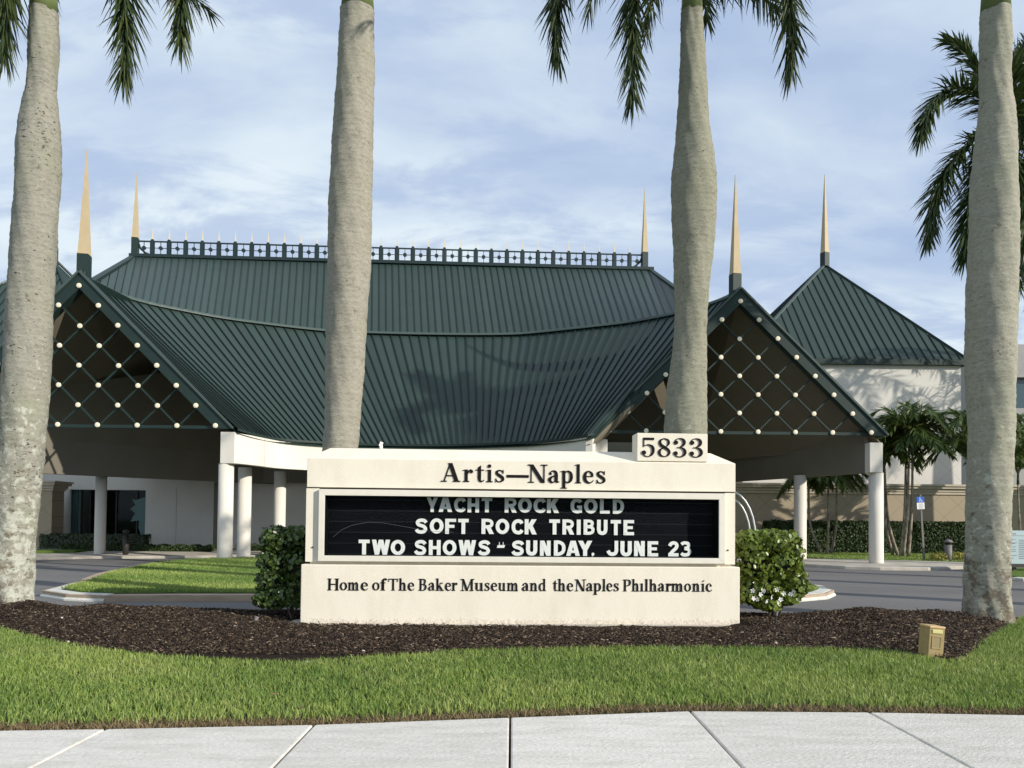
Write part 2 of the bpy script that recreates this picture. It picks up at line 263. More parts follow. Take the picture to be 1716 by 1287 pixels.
# ------------------------------------------------------------------ objects
def wloc(o):
    v = Vector((0, 0, 0))
    while o is not None: v += Vector(o.location); o = o.parent
    return v
def tag(o, label=None, cat=None, group=None, kind=None):
    if label: o['label'] = label
    if cat: o['category'] = cat
    if group: o['group'] = group
    if kind: o['kind'] = kind
    return o
def thing(name, loc, label, cat, group=None):
    o = bpy.data.objects.new(name, None); C.objects.link(o); o.location = loc; o.empty_display_size = .3
    return tag(o, label, cat, group)
class MB:
    def __init__(s): s.v = []; s.f = []; s.tone = []; s.mi = []; s.cur = 0
    def add(s, vs, fs):
        k = len(s.v); s.v.extend([tuple(p) for p in vs]); s.f.extend([tuple(i + k for i in f) for f in fs]); s.mi.extend([s.cur] * len(fs)); return s
    def box(s, c, d, rz=0.0, rx=0.0, ry=0.0):
        Mx = Matrix.Rotation(rz, 3, 'Z') @ Matrix.Rotation(ry, 3, 'Y') @ Matrix.Rotation(rx, 3, 'X'); c = Vector(c)
        vs = [c + Mx @ Vector((x * d[0] / 2, y * d[1] / 2, z * d[2] / 2)) for z in (-1, 1) for y in (-1, 1) for x in (-1, 1)]
        return s.add(vs, [(0, 2, 3, 1), (4, 5, 7, 6), (0, 1, 5, 4), (2, 6, 7, 3), (0, 4, 6, 2), (1, 3, 7, 5)])
    def bar(s, a, b, w, h, up=Vector((0, 0, 1))):
        a, b = Vector(a), Vector(b); t = (b - a).normalized(); u = t.cross(up)
        if u.length < 1e-4: u = t.cross(Vector((0, 1, 0)))
        u.normalize(); v = u.cross(t)
        vs = []
        for p in (a, b):
            for i, j in ((-1, -1), (1, -1), (1, 1), (-1, 1)): vs.append(p + u * (i * w / 2) + v * (j * h / 2))
        return s.add(vs, [(3, 2, 1, 0), (4, 5, 6, 7), (0, 1, 5, 4), (1, 2, 6, 5), (2, 3, 7, 6), (3, 0, 4, 7)])
    def tube(s, pts, rs, n=10, caps=True):
        pts = [Vector(p) for p in pts]; vs = []; fs = []
        if not hasattr(rs, '__len__'): rs = [rs] * len(pts)
        for i, p in enumerate(pts):
            t = (pts[min(i + 1, len(pts) - 1)] - pts[max(i - 1, 0)]).normalized()
            ref = Vector((0, 1, 0)) if abs(t.y) < .9 else Vector((1, 0, 0))
            u = t.cross(ref).normalized(); w = u.cross(t)
            for k in range(n):
                a = 2 * math.pi * k / n; vs.append(p + (u * math.cos(a) + w * math.sin(a)) * rs[i])
        for i in range(len(pts) - 1):
            for k in range(n): fs.append((i * n + k, i * n + (k + 1) % n, (i + 1) * n + (k + 1) % n, (i + 1) * n + k))
        if caps: fs.append(tuple(range(n - 1, -1, -1))); fs.append(tuple((len(pts) - 1) * n + k for k in range(n)))
        return s.add(vs, fs)
    def prism(s, poly, y0, y1, T=lambda x, y, z: (x, y, z)):
        """poly in x,z; extruded y0..y1 through transform T"""
        n = len(poly)
        vs = [T(x, y0, z) for x, z in poly] + [T(x, y1, z) for x, z in poly]
        fs = [tuple(range(n - 1, -1, -1)), tuple(range(n, 2 * n))] + [(i, (i + 1) % n, n + (i + 1) % n, n + i) for i in range(n)]
        return s.add(vs, fs)
    def build(s, name, mats, parent=None, smooth=False, loc=None, kind=None):
        off = wloc(parent) if parent is not None else Vector((0, 0, 0))
        L = Vector(loc) if loc is not None else Vector((0, 0, 0))
        if loc is not None: off = off * 0          # vertices already local to loc
        me = bpy.data.meshes.new(name)
        me.from_pydata([(p[0] - off[0], p[1] - off[1], p[2] - off[2]) for p in s.v], [], s.f)
        if not isinstance(mats, (list, tuple)): mats = [mats]
        for m_ in mats: me.materials.append(m_)
        if len(mats) > 1: me.polygons.foreach_set('material_index', s.mi)
        if smooth: me.polygons.foreach_set('use_smooth', [True] * len(me.polygons))
        if s.tone:
            a = me.attributes.new('tone', 'FLOAT', 'POINT'); a.data.foreach_set('value', s.tone)
        me.update()
        o = bpy.data.objects.new(name, me); C.objects.link(o); o.parent = parent; o.location = L
        if kind: o['kind'] = kind
        return o
def npmesh(name, V, Fc, mat_, parent=None, tone=None, kind=None, smooth=False):
    """big mesh from numpy: V (n,3) world, Fc (m,k)"""
    off = np.array(wloc(parent)) if parent is not None else np.zeros(3)
    me = bpy.data.meshes.new(name); V = np.asarray(V, dtype=np.float32) - off.astype(np.float32)
    k = Fc.shape[1]; me.vertices.add(len(V)); me.vertices.foreach_set('co', V.ravel())
    me.loops.add(Fc.size); me.loops.foreach_set('vertex_index', Fc.ravel().astype(np.int32))
    me.polygons.add(len(Fc)); me.polygons.foreach_set('loop_start', np.arange(0, Fc.size, k, dtype=np.int32))
    me.polygons.foreach_set('loop_total', np.full(len(Fc), k, dtype=np.int32))
    if smooth: me.polygons.foreach_set('use_smooth', np.ones(len(Fc), dtype=bool))
    me.materials.append(mat_)
    if tone is not None:
        a = me.attributes.new('tone', 'FLOAT', 'POINT'); a.data.foreach_set('value', np.asarray(tone, dtype=np.float32))
    me.update(calc_edges=True); me.validate()
    o = bpy.data.objects.new(name, me); C.objects.link(o); o.parent = parent
    if kind: o['kind'] = kind
    return o
def bevel(o, w=.01, seg=2):
    b = o.modifiers.new('bevel', 'BEVEL'); b.width = w; b.segments = seg; b.limit_method = 'ANGLE'; b.angle_limit = R(40); return o

# ================================================================== GROUND
def gz(X, D):
    """the forecourt dips a little towards the far left"""
    a = min(1, max(0, (D - 19) / 9)); b = min(1, max(0, (-X - 5) / 8)); return -.10 * a * a * (3 - 2 * a) * b
g = MB(); g.add([(-900, -200, -.16), (900, -200, -.16), (900, 1500, -.16), (-900, 1500, -.16)], [(0, 1, 2, 3)])
tag(g.build('ground', M_FIELD), 'flat green ground reaching to the horizon', None, None, 'structure')
# road sheet as grid following gz
g = MB(); xs = np.linspace(-60, 60, 61); ys = np.linspace(11.2, 33.6, 41)
g.add([(x, y, gz(x, y)) for y in ys for x in xs], [(j * 61 + i, j * 61 + i + 1, (j + 1) * 61 + i + 1, (j + 1) * 61 + i) for j in range(40) for i in range(60)])
tag(g.build('road', M_ASPH, smooth=True), 'grey asphalt driveway running past the hall entrance', None, None, 'structure')

# mulch bed outline: D of its lawn-side edge as a function of X
edge_px = [(-200, 1046), (0, 1052), (60, 1067), (150, 1085), (250, 1096), (400, 1106), (500, 1108), (600, 1101), (760, 1090), (900, 1086), (1100, 1083), (1250, 1084), (1400, 1086), (1500, 1090), (1560, 1101), (1600, 1106), (1625, 1096), (1650, 1072), (1690, 1045), (1716, 1033), (1800, 1022)]
EP = [PZ(x, y, .03) for x, y in edge_px]; EX = [p.x for p in EP]; ED = [p.y for p in EP]
def bed_front(X): return np.interp(X, EX, ED)
hump_px = [(-200, .10), (0, .16), (45, .20), (90, .12), (120, .09), (190, .14), (300, .09), (430, .06), (520, .05), (700, .05), (1100, .05), (1345, .10), (1400, .15), (1450, .20), (1520, .17), (1600, .15), (1690, .13), (1800, .1)]
HX = [(x - 858) / F * 11.9 for x, _ in hump_px]; HZ = [z for _, z in hump_px]
def bed_z(X, D):
    X = np.asarray(X, float); D = np.asarray(D, float)
    f = bed_front(X); t = np.clip((D - f) / np.maximum(.3, (11.9 - f)), 0, 1.0); back = np.clip((12.45 - D) / .5, 0, 1)
    h = np.interp(X, HX, HZ) * np.minimum(1, t ** .8 + 0 * t)
    sgn = np.clip(1 - np.maximum(np.abs(X + .0) - 3.1, 0) / .6, 0, 1) * np.clip((D - 9.8) / .6, 0, 1)
    h = h * (1 - .9 * sgn) + .015
    h += .018 * np.sin(X * 5.1 + 2 * np.sin(D * 3)) * np.sin(D * 4.3 + X) * t
    return h * (.25 + .75 * back)
nx, ny = 220, 40
gx = np.linspace(-11, 8.9, nx); V = []; 
for j in range(ny):
    t = j / (ny - 1)
    f = bed_front(gx) - .03; D = f + (12.55 - f) * t
    V.append(np.stack([gx, D, bed_z(gx, D)], 1))
V = np.concatenate(V); I = np.arange(nx * (ny - 1)).reshape(ny - 1, nx)[:, :-1].ravel()
FQ = np.stack([I, I + 1, I + nx + 1, I + nx], 1)
tag(npmesh('mulch_bed', V, FQ, M_MULCH, smooth=True), 'dark brown mulch bed round the foot of the monument sign', None, None, 'structure')
# bark chips
def chips(n, seed):
    r = np.random.default_rng(seed); X = r.uniform(-9, 8.7, n * 2); D = r.uniform(8.5, 12.4, n * 2)
    ok = ~((np.abs(X - .13) < 3.42) & (D > 10.93)) & (D > bed_front(X) + r.normal(0, .02, n * 2) - .015) & (D < 12.45) & (np.abs(X) < D * .75)
    X, D = X[ok][:n], D[ok][:n]; n = len(X)
    Z = bed_z(X, D) + r.uniform(.0, .022, n)
    L = r.gamma(2.4, .019, n) + .015; w = r.uniform(.005, .017, n); a = r.normal(0.1, .9, n); tl = r.normal(0, .36, n)
    big = r.random(n) < .01; L = np.where(big, L * 2.2, L)
    d = np.stack([np.cos(a) * np.cos(tl), np.sin(a) * np.cos(tl), np.sin(tl)], 1); s_ = np.stack([-np.sin(a), np.cos(a), np.zeros(n)], 1); c = np.stack([X, D, Z], 1)
    up = np.array([0, 0, 1.0])
    V = np.stack([c - d * L[:, None] / 2 - s_ * w[:, None] * .5, c - d * L[:, None] / 2 + s_ * w[:, None] * .4, c + d * L[:, None] / 2, c + up * (w * 1.1)[:, None]], 1).reshape(-1, 3)
    b = np.arange(n)[:, None, None] * 4; T = np.array([[0, 2, 3], [2, 1, 3], [1, 0, 3], [0, 1, 2]])[None]
    tn = np.clip(r.gamma(.42, .26, n), 0, 1); 
    return V, (b + T).reshape(-1, 3), np.repeat(tn, 4)
V, FT, tn = chips(52000, 3)
tag(npmesh('mulch', V, FT, M_CHIP, tone=tn, kind='stuff'), 'shredded dark bark mulch covering the bed', 'mulch')
# a few pale pebbles lying on the mulch
for k, (px, py, where) in enumerate([(104, 1040, 'just right of the left palm foot'), (40, 1023, 'at the foot of the leftmost palm'), (114, 1072, 'at the lawn edge below the left palm'), (393, 1050, 'left of the shaded shrub'), (527, 1081, 'below the left end of the sign base'), (609, 1088, 'below the word Baker on the sign'), (732, 1086, 'below the middle of the sign'), (1131, 1083, 'below the right part of the sign'), (516, 1104, 'at the lowest dip of the lawn edge'), (1300, 1075, 'below the flowering shrub'), (1640, 1060, 'between the tan light box and the right palm')]):
    p = PZ(px, py, .06); q = MB(); r_ = .018 + .008 * random.random()
    q.tube([(0, 0, -r_ * .7), (0, 0, -r_ * .3), (0, 0, r_ * .3), (0, 0, r_ * .7)], [r_ * .5, r_, r_ * .9, r_ * .35], 7)
    o = q.build('pebble', M_PEB, None, True, loc=(p.x, p.y, float(bed_z(p.x, p.y)) + .012)); tag(o, 'small white pebble on the mulch ' + where, 'pebble', 'white pebbles on the mulch')

# front lawn
def lawn_edge(X): return np.interp(X, [-9, -4, -1, 1.2, 2.5, 5, 9], [5.45, 5.62, 5.95, 6.40, 6.44, 6.36, 6.3])
g = MB(); gx = list(np.linspace(-14, 16, 90)); vs = []
for x in gx:
    vs += [(x, float(lawn_edge(x)) - .30, -.01), (x, float(bed_front(x)) + .05, .012)]
g.add(vs, [(2 * i, 2 * i + 2, 2 * i + 3, 2 * i + 1) for i in range(len(gx) - 1)])
tag(g.build('lawn_soil', M_SOIL), 'dark soil under the front lawn', None, None, 'structure')
def blades(n, xr, dr, accept, z0, Lr, Wr, seed, lean=.45, tonefn=None, mat_=None, nseg=2):
    r = np.random.default_rng(seed); X = r.uniform(*xr, n); D = r.uniform(*dr, n); ok = accept(X, D, r); X, D = X[ok], D[ok]; n = len(X)
    L = r.uniform(*Lr, n); Wd = r.uniform(*Wr, n); a = r.uniform(0, 2 * np.pi, n); ln = np.abs(r.normal(lean, .25, n))
    face = r.uniform(0, 2 * np.pi, n)
    d = np.stack([np.cos(a), np.sin(a), np.zeros(n)], 1); s_ = np.stack([np.cos(face), np.sin(face), np.zeros(n)], 1)
    Z = z0(X, D) if callable(z0) else np.full(n, z0); c = np.stack([X, D, Z], 1)
    rows = []; K = nseg
    for k in range(K + 1):
        t = k / K; b = c + d * (ln * L * t * t)[:, None] + np.array([0, 0, 1.0]) * (L * t * (1 - .35 * ln * t))[:, None]
        w = Wd * (1 - t ** 1.6) * .5
        if k < K: rows += [b - s_ * w[:, None], b + s_ * w[:, None]]
        else: rows += [b]
    nv = len(rows); V = np.stack(rows, 1).reshape(-1, 3)
    T = []
    for k in range(K - 1): T += [[2 * k, 2 * k + 1, 2 * k + 3], [2 * k, 2 * k + 3, 2 * k + 2]]
    T += [[2 * K - 2, 2 * K - 1, 2 * K]]
    FT = (np.arange(n)[:, None, None] * nv + np.array(T)[None]).reshape(-1, 3)
    tn = np.clip(r.beta(1.0, 1.25, n), 0, 1)
    if tonefn is not None: tn = np.clip(tn + tonefn(X, D), 0, 1)
    return V, FT, np.repeat(tn, nv)
def acc_lawn(X, D, r):
    wob = r.normal(0, .03, len(X)); return (D < bed_front(X) + wob * .7 + .01) & (D > lawn_edge(X) + .02 + wob * 1.6) & (np.abs(X) < D * .735 + .2)
V, FT, tn = blades(400000, (-8.2, 10.5), (5.5, 13.4), acc_lawn, .0, (.045, .09), (.007, .0135), 5, tonefn=lambda X, D: .22 * np.sin(X * 1.3 + 1.0) * np.sin(D * 1.7 + X * .6) + .10 * np.sin(X * 7) * np.sin(D * 9))
tag(npmesh('lawn_grass', V, FT, M_GRASS, tone=tn, kind='stuff'), 'thick green grass of the front lawn', 'grass')
def acc_dry(X, D, r):
    e = lawn_edge(X); return (D < e + .02 + r.normal(0, .04, len(X))) & (D > e - .19 + r.normal(0, .015, len(X))) & (np.abs(X) < D * .735 + .2)
V, FT, tn = blades(75000, (-5.5, 5.5), (5.1, 6.6), acc_dry, -.005, (.03, .075), (.003, .007), 6, lean=.95)
tag(npmesh('dry_grass', V, FT, M_DRY, tone=tn, kind='stuff'), 'strip of brown dead grass along the edge of the pavement', 'dry grass')
# fallen leaves in the lawn
for k, (px, py, where) in enumerate([(458, 1163, 'left of centre, first of a close pair'), (478, 1160, 'left of centre, right one of a close pair'), (738, 1160, 'below the middle of the sign'), (1378, 1107, 'near the mulch edge left of the tan light box'), (1600, 1122, 'just right of the tan light box'), (1666, 1163, 'in the lower right corner of the grass'), (505, 1185, 'close to the brown strip, left of centre'), (1452, 1157, 'below and left of the tan light box')]):
    p = PZ(px, py, .07); q = MB(); a = random.random() * 6; 
    q.add([(-.03, 0, 0), (-.012, -.013, .006), (.02, -.011, .004), (.038, 0, .012), (.018, .012, .004), (-.012, .013, .006)], [(0, 1, 2, 3), (0, 3, 4, 5)])
    o = q.build('fallen_leaf', M_DRY, None, loc=(p.x, p.y, .068)); o.rotation_euler = (.3, .2, a); tag(o, 'dry brown leaf on the lawn ' + where, 'fallen leaf', 'dry leaves on the lawn')
# sidewalk slabs in front
wk = MB(); wk.add([(-14, 2.2, -.05), (14, 2.2, -.05), (14, 6.4, -.05), (-14, 6.4, -.05)], [(0, 1, 2, 3)])
wko = tag(wk.build('sidewalk', M_SOIL), 'pale concrete pavement at the front edge of the lawn', None, None, 'structure')
sx = -12.0
while sx < 12:
    q = MB(); a, b = sx + .008, sx + 1.5 - .008
    ya, yb = float(lawn_edge(a)) - .20, float(lawn_edge(b)) - .20
    q.add([(a, 2.4, -.06), (b, 2.4, -.06), (b, yb, -.06), (a, ya, -.06), (a, 2.4, .015), (b, 2.4, .015), (b, yb, .015), (a, ya, .015)], [(0, 3, 2, 1), (4, 5, 6, 7), (0, 1, 5, 4), (1, 2, 6, 5), (2, 3, 7, 6), (3, 0, 4, 7)])
    bevel(q.build('slab', M_WALK, wko), .012, 2); sx += 1.5

# ------------------------------------------------------------------ islands
def slab_poly(name, pts, z0, z1, mat_, parent=None, zf=None):
    q = MB(); n = len(pts); zf = zf or (lambda x, y: 0)
    q.add([(x, y, z0 + zf(x, y)) for x, y in pts] + [(x, y, z1 + zf(x, y)) for x, y in pts], [tuple(range(n, 2 * n))] + [(i, (i + 1) % n, n + (i + 1) % n, n + i) for i in range(n)])
    return q.build(name, mat_, parent)
def inset(pts, d):
    out = []; n = len(pts)
    for i in range(n):
        a, b, c = Vector(pts[i - 1]), Vector(pts[i]), Vector(pts[(i + 1) % n]); t1 = (b - a).normalized(); t2 = (c - b).normalized()
        n1 = Vector((-t1.y, t1.x)); n2 = Vector((-t2.y, t2.x)); nn = (n1 + n2); nn.normalize(); k = d / max(.35, nn.dot(n1)); p = b + nn * k; out.append((p.x, p.y))
    return out
isl_px = [(70, 1000, 0), (110, 1006.5, 0), (175, 1009, 0), (300, 1008, 0), (430, 1008, 0), (700, 1007, 0), (1100, 1006, 0), (1330, 1009, 0), (1385, 1004, 0), (1398, 998, 0), (1380, 990, 0), (1345, 984, 0), (1310, 972, 0), (1240, 957, 0)]
isl = [(PZ(x, y, z).x, PZ(x, y, z).y) for x, y, z in isl_px]
isl += [(4.5, 24.6), (1.5, 27.2), (-3.5, 28.6), (-7, 27.5), (-9.5, 26.6), (-10.6, 26.0), (-11.2, 24.4), (-11.2, 22.2), (-10.6, 19), (-9.6, 16.2)]
kerb = tag(slab_poly('kerb', isl, -.14, .12, M_KERB), 'concrete kerb round the curved grass island behind the sign', 'kerb')
kerb['kind'] = 'structure'
# pale cast nose stones, a gap before the brown run
ins = inset(isl, .34)
for k0, k1 in ((-1, 0), (0, 1), (1, 2), (8, 9), (9, 10), (7, 8)):
    pa, pb_, qa, qb = isl[k0], isl[k1], ins[k0], ins[k1]; qn = MB()
    ex = lambda p, q_, f: (q_[0] + (p[0] - q_[0]) * f, q_[1] + (p[1] - q_[1]) * f)
    A0, B0 = ex(pa, qa, 1.10), ex(pb_, qb, 1.10); A1, B1 = ex(pa, qa, .80), ex(pb_, qb, .80); A2, B2 = qa, qb
    mix = lambda u, v, t: (u[0] + (v[0] - u[0]) * t, u[1] + (v[1] - u[1]) * t)
    A0, B0, A1, B1, A2, B2 = mix(A0, B0, .006), mix(A0, B0, .994), mix(A1, B1, .006), mix(A1, B1, .994), mix(A2, B2, .006), mix(A2, B2, .994)
    qn.add([(*A0, -.10), (*B0, -.10), (*B0, .03), (*A0, .03), (*B1, .126), (*A1, .126), (*B2, .128), (*A2, .128), (*B2, -.1), (*A2, -.1)], [(0, 1, 2, 3), (3, 2, 4, 5), (5, 4, 6, 7), (7, 6, 8, 9), (0, 3, 5, 7, 9), (1, 8, 6, 4, 2)])
    qn.build('nose_stone', M_KERBW, kerb)
turf_in = inset(isl, .30)
# domed turf: fan grid
def dome(name, pts, z, h, mat_, parent=None, rings=7):
    cx = sum(p[0] for p in pts) / len(pts); cy = sum(p[1] for p in pts) / len(pts); q = MB(); n = len(pts)
    vs = []; 
    for r_ in range(rings + 1):
        t = r_ / rings
        for x, y in pts: vs.append((x + (cx - x) * t, y + (cy - y) * t, z + h * math.sin(t * math.pi / 2)))
    fs = [(r_ * n + i, r_ * n + (i + 1) % n, (r_ + 1) * n + (i + 1) % n, (r_ + 1) * n + i) for r_ in range(rings) for i in range(n)]
    q.add(vs, fs); return q.build(name, mat_, parent, True)
io = dome('island_lawn', turf_in, .135, .07, M_TURF); tag(io, 'mown green lawn on the kerbed island behind the sign', None, None, 'structure')
from mathutils.geometry import tessellate_polygon
def inside(poly, X, Y):
    c = np.zeros(len(X), bool); n = len(poly)
    for i in range(n):
        x1, y1 = poly[i]; x2, y2 = poly[(i + 1) % n]
        if y1 == y2: continue
        m_ = ((y1 > Y) != (y2 > Y)) & (X < (x2 - x1) * (Y - y1) / (y2 - y1) + x1); c ^= m_
    return c
icx = sum(p[0] for p in turf_in) / len(turf_in); icy = sum(p[1] for p in turf_in) / len(turf_in)
def acc_isl(X, D, r): return inside(turf_in, X, D) & ((X < -3.4) | (X > 4.4)) & (r.random(len(X)) < np.clip(22 / D - .45, .25, 1))
V, FT, tn = blades(330000, (-12, 8), (14, 27.5), acc_isl, .15, (.04, .075), (.010, .020), 8, tonefn=lambda X, D: .3 * np.sin(D * 2.1 + X * .35), nseg=2)
tag(npmesh('island_grass', V, FT, M_GRASS, tone=tn, kind='stuff'), 'short green grass blades on the island behind the sign', 'grass')

# right-hand walk peninsula, kerb and lawn towards the tan wall
wpts = [(6.0, 29.6), (9.2, 29.0), (10.3, 26.6), (11.4, 25.3), (12.4, 24.9), (14.0, 24.9), (14.6, 25.4), (16.8, 26.4), (17.6, 27.2), (18.0, 29.5), (17, 31.5), (6, 31.8)]
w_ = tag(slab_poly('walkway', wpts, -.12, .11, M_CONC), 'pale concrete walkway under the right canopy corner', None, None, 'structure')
bevel(w_, .03, 2)
lp = [(6.0, 31.6), (12, 30.4), (16.0, 29.3), (18.3, 28.2), (23, 28.0), (40, 27.5), (60, 38), (6, 38)]
tag(slab_poly('side_lawn', lp, -.12, .125, M_TURF), 'strip of lawn in front of the tan garden wall', None, None, 'structure')
kp = [(18.0, 27.2), (40, 26.4), (40, 27.3), (18.4, 28.1)]
k2 = tag(slab_poly('kerb', kp, -.12, .1, M_CONC), 'straight concrete kerb beside the side lawn', 'kerb'); k2['kind'] = 'structure'
def acc_s(X, D, r): return inside(lp, X, D) & (r.random(len(X)) < .9)
V, FT, tn = blades(60000, (9, 27), (27.5, 35.5), acc_s, .12, (.05, .09), (.02, .035), 9, nseg=2)
tag(npmesh('side_grass', V, FT, M_GRASS, tone=tn, kind='stuff'), 'grass blades of the lawn strip by the garden wall', 'grass')
# left walk
wl = [(-60, 26.6), (-19.0, 26.9), (-17.6, 27.8), (-16.5, 28.8), (-14, 29.5), (-8, 30.6), (8, 30.6), (8, 36), (-60, 36)]
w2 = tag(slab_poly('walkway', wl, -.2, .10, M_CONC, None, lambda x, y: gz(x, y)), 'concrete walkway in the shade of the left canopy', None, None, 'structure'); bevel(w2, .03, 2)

exec_parts = True

# ================================================================== CONCERT HALL
def catmull(pts, n):
    pts = [Vector(p) for p in pts]; out = []; m_ = len(pts)
    # arc-length resample of a Catmull-Rom curve
    dense = []
    for i in range(m_ - 1):
        p0, p1, p2, p3 = pts[max(i - 1, 0)], pts[i], pts[i + 1], pts[min(i + 2, m_ - 1)]
        for k in range(16):
            t = k / 16; dense.append(.5 * ((2 * p1) + (p2 - p0) * t + (2 * p0 - 5 * p1 + 4 * p2 - p3) * t * t + (3 * p1 - p0 - 3 * p2 + p3) * t ** 3))
    dense.append(pts[-1]); L = [0]
    for a, b in zip(dense, dense[1:]): L.append(L[-1] + (b - a).length)
    for k in range(n):
        s_ = L[-1] * k / (n - 1); j = 0
        while j < len(L) - 2 and L[j + 1] < s_: j += 1
        f = (s_ - L[j]) / max(1e-9, L[j + 1] - L[j]); out.append(dense[j].lerp(dense[j + 1], f))
    return out
hall = thing('concert_hall', (-3.5, 30, 0), 'white concert hall with sweeping dark green metal roof and two latticed entrance gables', 'concert hall')
DL, DR = 25.5, 26.95           # planes of the left and right gable
ZF = 10.0                      # height of the curved fold line in the roof
fold_px = [(137, 459), (160, 478), (180, 489), (205, 499), (256, 513), (308, 523.5), (372, 535.5), (440, 545), (546, 557), (611, 560), (700, 562.5), (790, 563.5), (860, 562.8), (900, 560), (958, 554), (1019, 547.5), (1058, 542.5), (1097, 535.5), (1132, 528.5), (1185, 514), (1219, 501), (1240, 487)]
fold = []
for i, (x, y) in enumerate(fold_px):
    p = PZ(x, y, ZF)
    fold.append(p)
APL = P(137, 458.5, DL); APR = P(1240, 487, DR)
fold[0] = APL + Vector((0, .05, 0)); fold[-1] = APR + Vector((0, .05, 0))
# blend fold heights near the apexes
eave_px = [(399, 719), (430, 729), (470, 735.5), (530, 740.5), (600, 744), (680, 745.5), (760, 745.5), (850, 742.5), (900, 740), (950, 734.5), (990, 728), (1010, 723.5)]
ZE = 4.55
eave = [PZ(x, y, ZE) for x, y in eave_px]
eave[0] = P(399, 719, DL); eave[-1] = P(1008, 724, DR)
eave[1] = eave[1].lerp(PZ(430, 728, ZE), 1.0)
NP = 72
# top stations: match the photographed seam spacing with arc-length stations
Tt = catmull(fold, NP + 1); Bt = catmull(eave, NP + 1)
def sag(a, b, t, s_=.10): 
    p = a.lerp(b, t); p = Vector(p); p.z -= s_ * 4 * t * (1 - t) * 1.0; return p
deck = MB(); K = 6
for i in range(NP):
    for k in range(K):
        q = [sag(Tt[i], Bt[i], k / K), sag(Tt[i + 1], Bt[i + 1], k / K), sag(Tt[i + 1], Bt[i + 1], (k + 1) / K), sag(Tt[i], Bt[i], (k + 1) / K)]
        deck.add([p - Vector((0, 0, .16)) for p in q], [(0, 1, 2, 3)])
# eave edge trim
for i in range(NP):
    a, b = Bt[i], Bt[i + 1]; deck.add([a + Vector((0, -.03, .03)), b + Vector((0, -.03, .03)), b + Vector((0, -.03, -.055)), a + Vector((0, -.03, -.055)), a + Vector((0, .3, -.055)), b + Vector((0, .3, -.055))], [(0, 3, 2, 1), (3, 4, 5, 2)])
lower = deck.build('lower_roof', M_EDGE, hall)
def panel(a0, a1, b0, b1, parent, K=5, sg=.10, rib=.055, rw=.045, name='roof_panel', nrm=None):
    q = MB(); A = [sag(a0, b0, k / K, sg) for k in range(K + 1)]; B = [sag(a1, b1, k / K, sg) for k in range(K + 1)]
    vs = []
    jit = random.uniform(-.004, .004)
    for k in range(K + 1):
        n_ = (B[k] - A[k]).cross(A[min(k + 1, K)] - A[max(k - 1, 0)]); n_.normalize()
        if n_.z < 0: n_ = -n_
        d = (B[k] - A[k]); w = d.length; d = d / max(w, 1e-6); rw_ = min(rw, w * .3)
        vs += [A[k] + n_ * 0, A[k] + n_ * rib, A[k] + d * rw_ + n_ * rib, A[k] + d * rw_, B[k] + n_ * jit]
    fs = []; mi = []
    for k in range(K):
        o = k * 5
        for e in range(4):
            fs.append((o + e, o + e + 1, o + 5 + e + 1, o + 5 + e)); mi.append(1 if e < 3 else 0)
    fs.append((K * 5, K * 5 + 3, K * 5 + 2, K * 5 + 1)); mi.append(1)
    q.v = [tuple(p) for p in vs]; q.f = fs; q.mi = mi
    return q.build(name, [M_ROOF, M_RIB], parent)
for i in range(NP): panel(Tt[i], Tt[i + 1], Bt[i], Bt[i + 1], lower)
# fold flashing: a raised band following the curve
fl = MB(); off = []
Ft = catmull(fold, 70)
for i in range(69):
    a, b = Ft[i], Ft[i + 1]; u = Vector((0, 0, .16)); f_ = Vector((0, -.13, .03)); bk = Vector((0, .05, .17))
    fl.add([a + f_, b + f_, b + Vector((0, -.12, .13)), a + Vector((0, -.12, .13)), a + bk, b + bk, b + Vector((0, .06, 0)), a + Vector((0, .06, 0))], [(0, 1, 2, 3), (3, 2, 5, 4), (4, 5, 6, 7)])
fl.build('fold_flashing', M_FLASH, hall, True)

# upper roof
RDL, RDR = 37.5, 39.6
RL, RR_ = P(223, 430, RDL), P(1090, 452.5, RDR)
def fold_at(px):
    # world point on the fold seen at photo column px
    best = None
    for a, b in zip(Ftd, Ftd[1:]):
        xa, xb = proj(a)[0], proj(b)[0]
        if min(xa, xb) <= px <= max(xa, xb): 
            t = (px - xa) / (xb - xa if xb != xa else 1); return a.lerp(b, t)
    return Ftd[0] if px < proj(Ftd[0])[0] else Ftd[-1]
def proj(p):
    d = p - CAM; return (CX + F * d.dot(Rv) / d.dot(Fv), CY - F * d.dot(Uv) / d.dot(Fv))
Ftd = catmull(fold, 500)
up = MB()
topL, topR = 223, 1090
seams = []
x = 158.0
# stations measured along the fold (bottom of each seam) with the skew seen in the photo
def top_of(xb):
    # solve top photo x for seam whose foot is at xb
    yb = 440 + 120 * (1 - ((xb - 700) / 560) ** 2 * .6)
    xt = xb
    sl_ = 0
    for _ in range(4):
        slp = (xt - 640) * .00088 if xt > 640 else (xt - 640) * .00052
        yt = 430 + (xt - 223) * 22.5 / 867; yb_ = proj(fold_at(xb))[1]
        xt = xb - slp * (yb_ - yt)
    return xt
def ridge_at(xt):
    t = (xt - proj(RL)[0]) / (proj(RR_)[0] - proj(RL)[0]); # perspective-correct enough over this short depth change
    w0, w1 = 1 / RDL, 1 / RDR; s_ = t * w1 / (w0 + (w1 - w0) * t) if False else (t / RDR) / ((1 - t) / RDL + t / RDR) if 0 else t
    # rational interpolation
    s_ = t * RDL / (RDR - t * (RDR - RDL)); return RL.lerp(RR_, s_)
xb = 153.0; stations = []
while xb < 1178:
    stations.append(xb); xb += 12.05
stations.append(1178)
hipL0, hipL1 = RL, fold_at(153); hipR0, hipR1 = RR_, fold_at(1178)
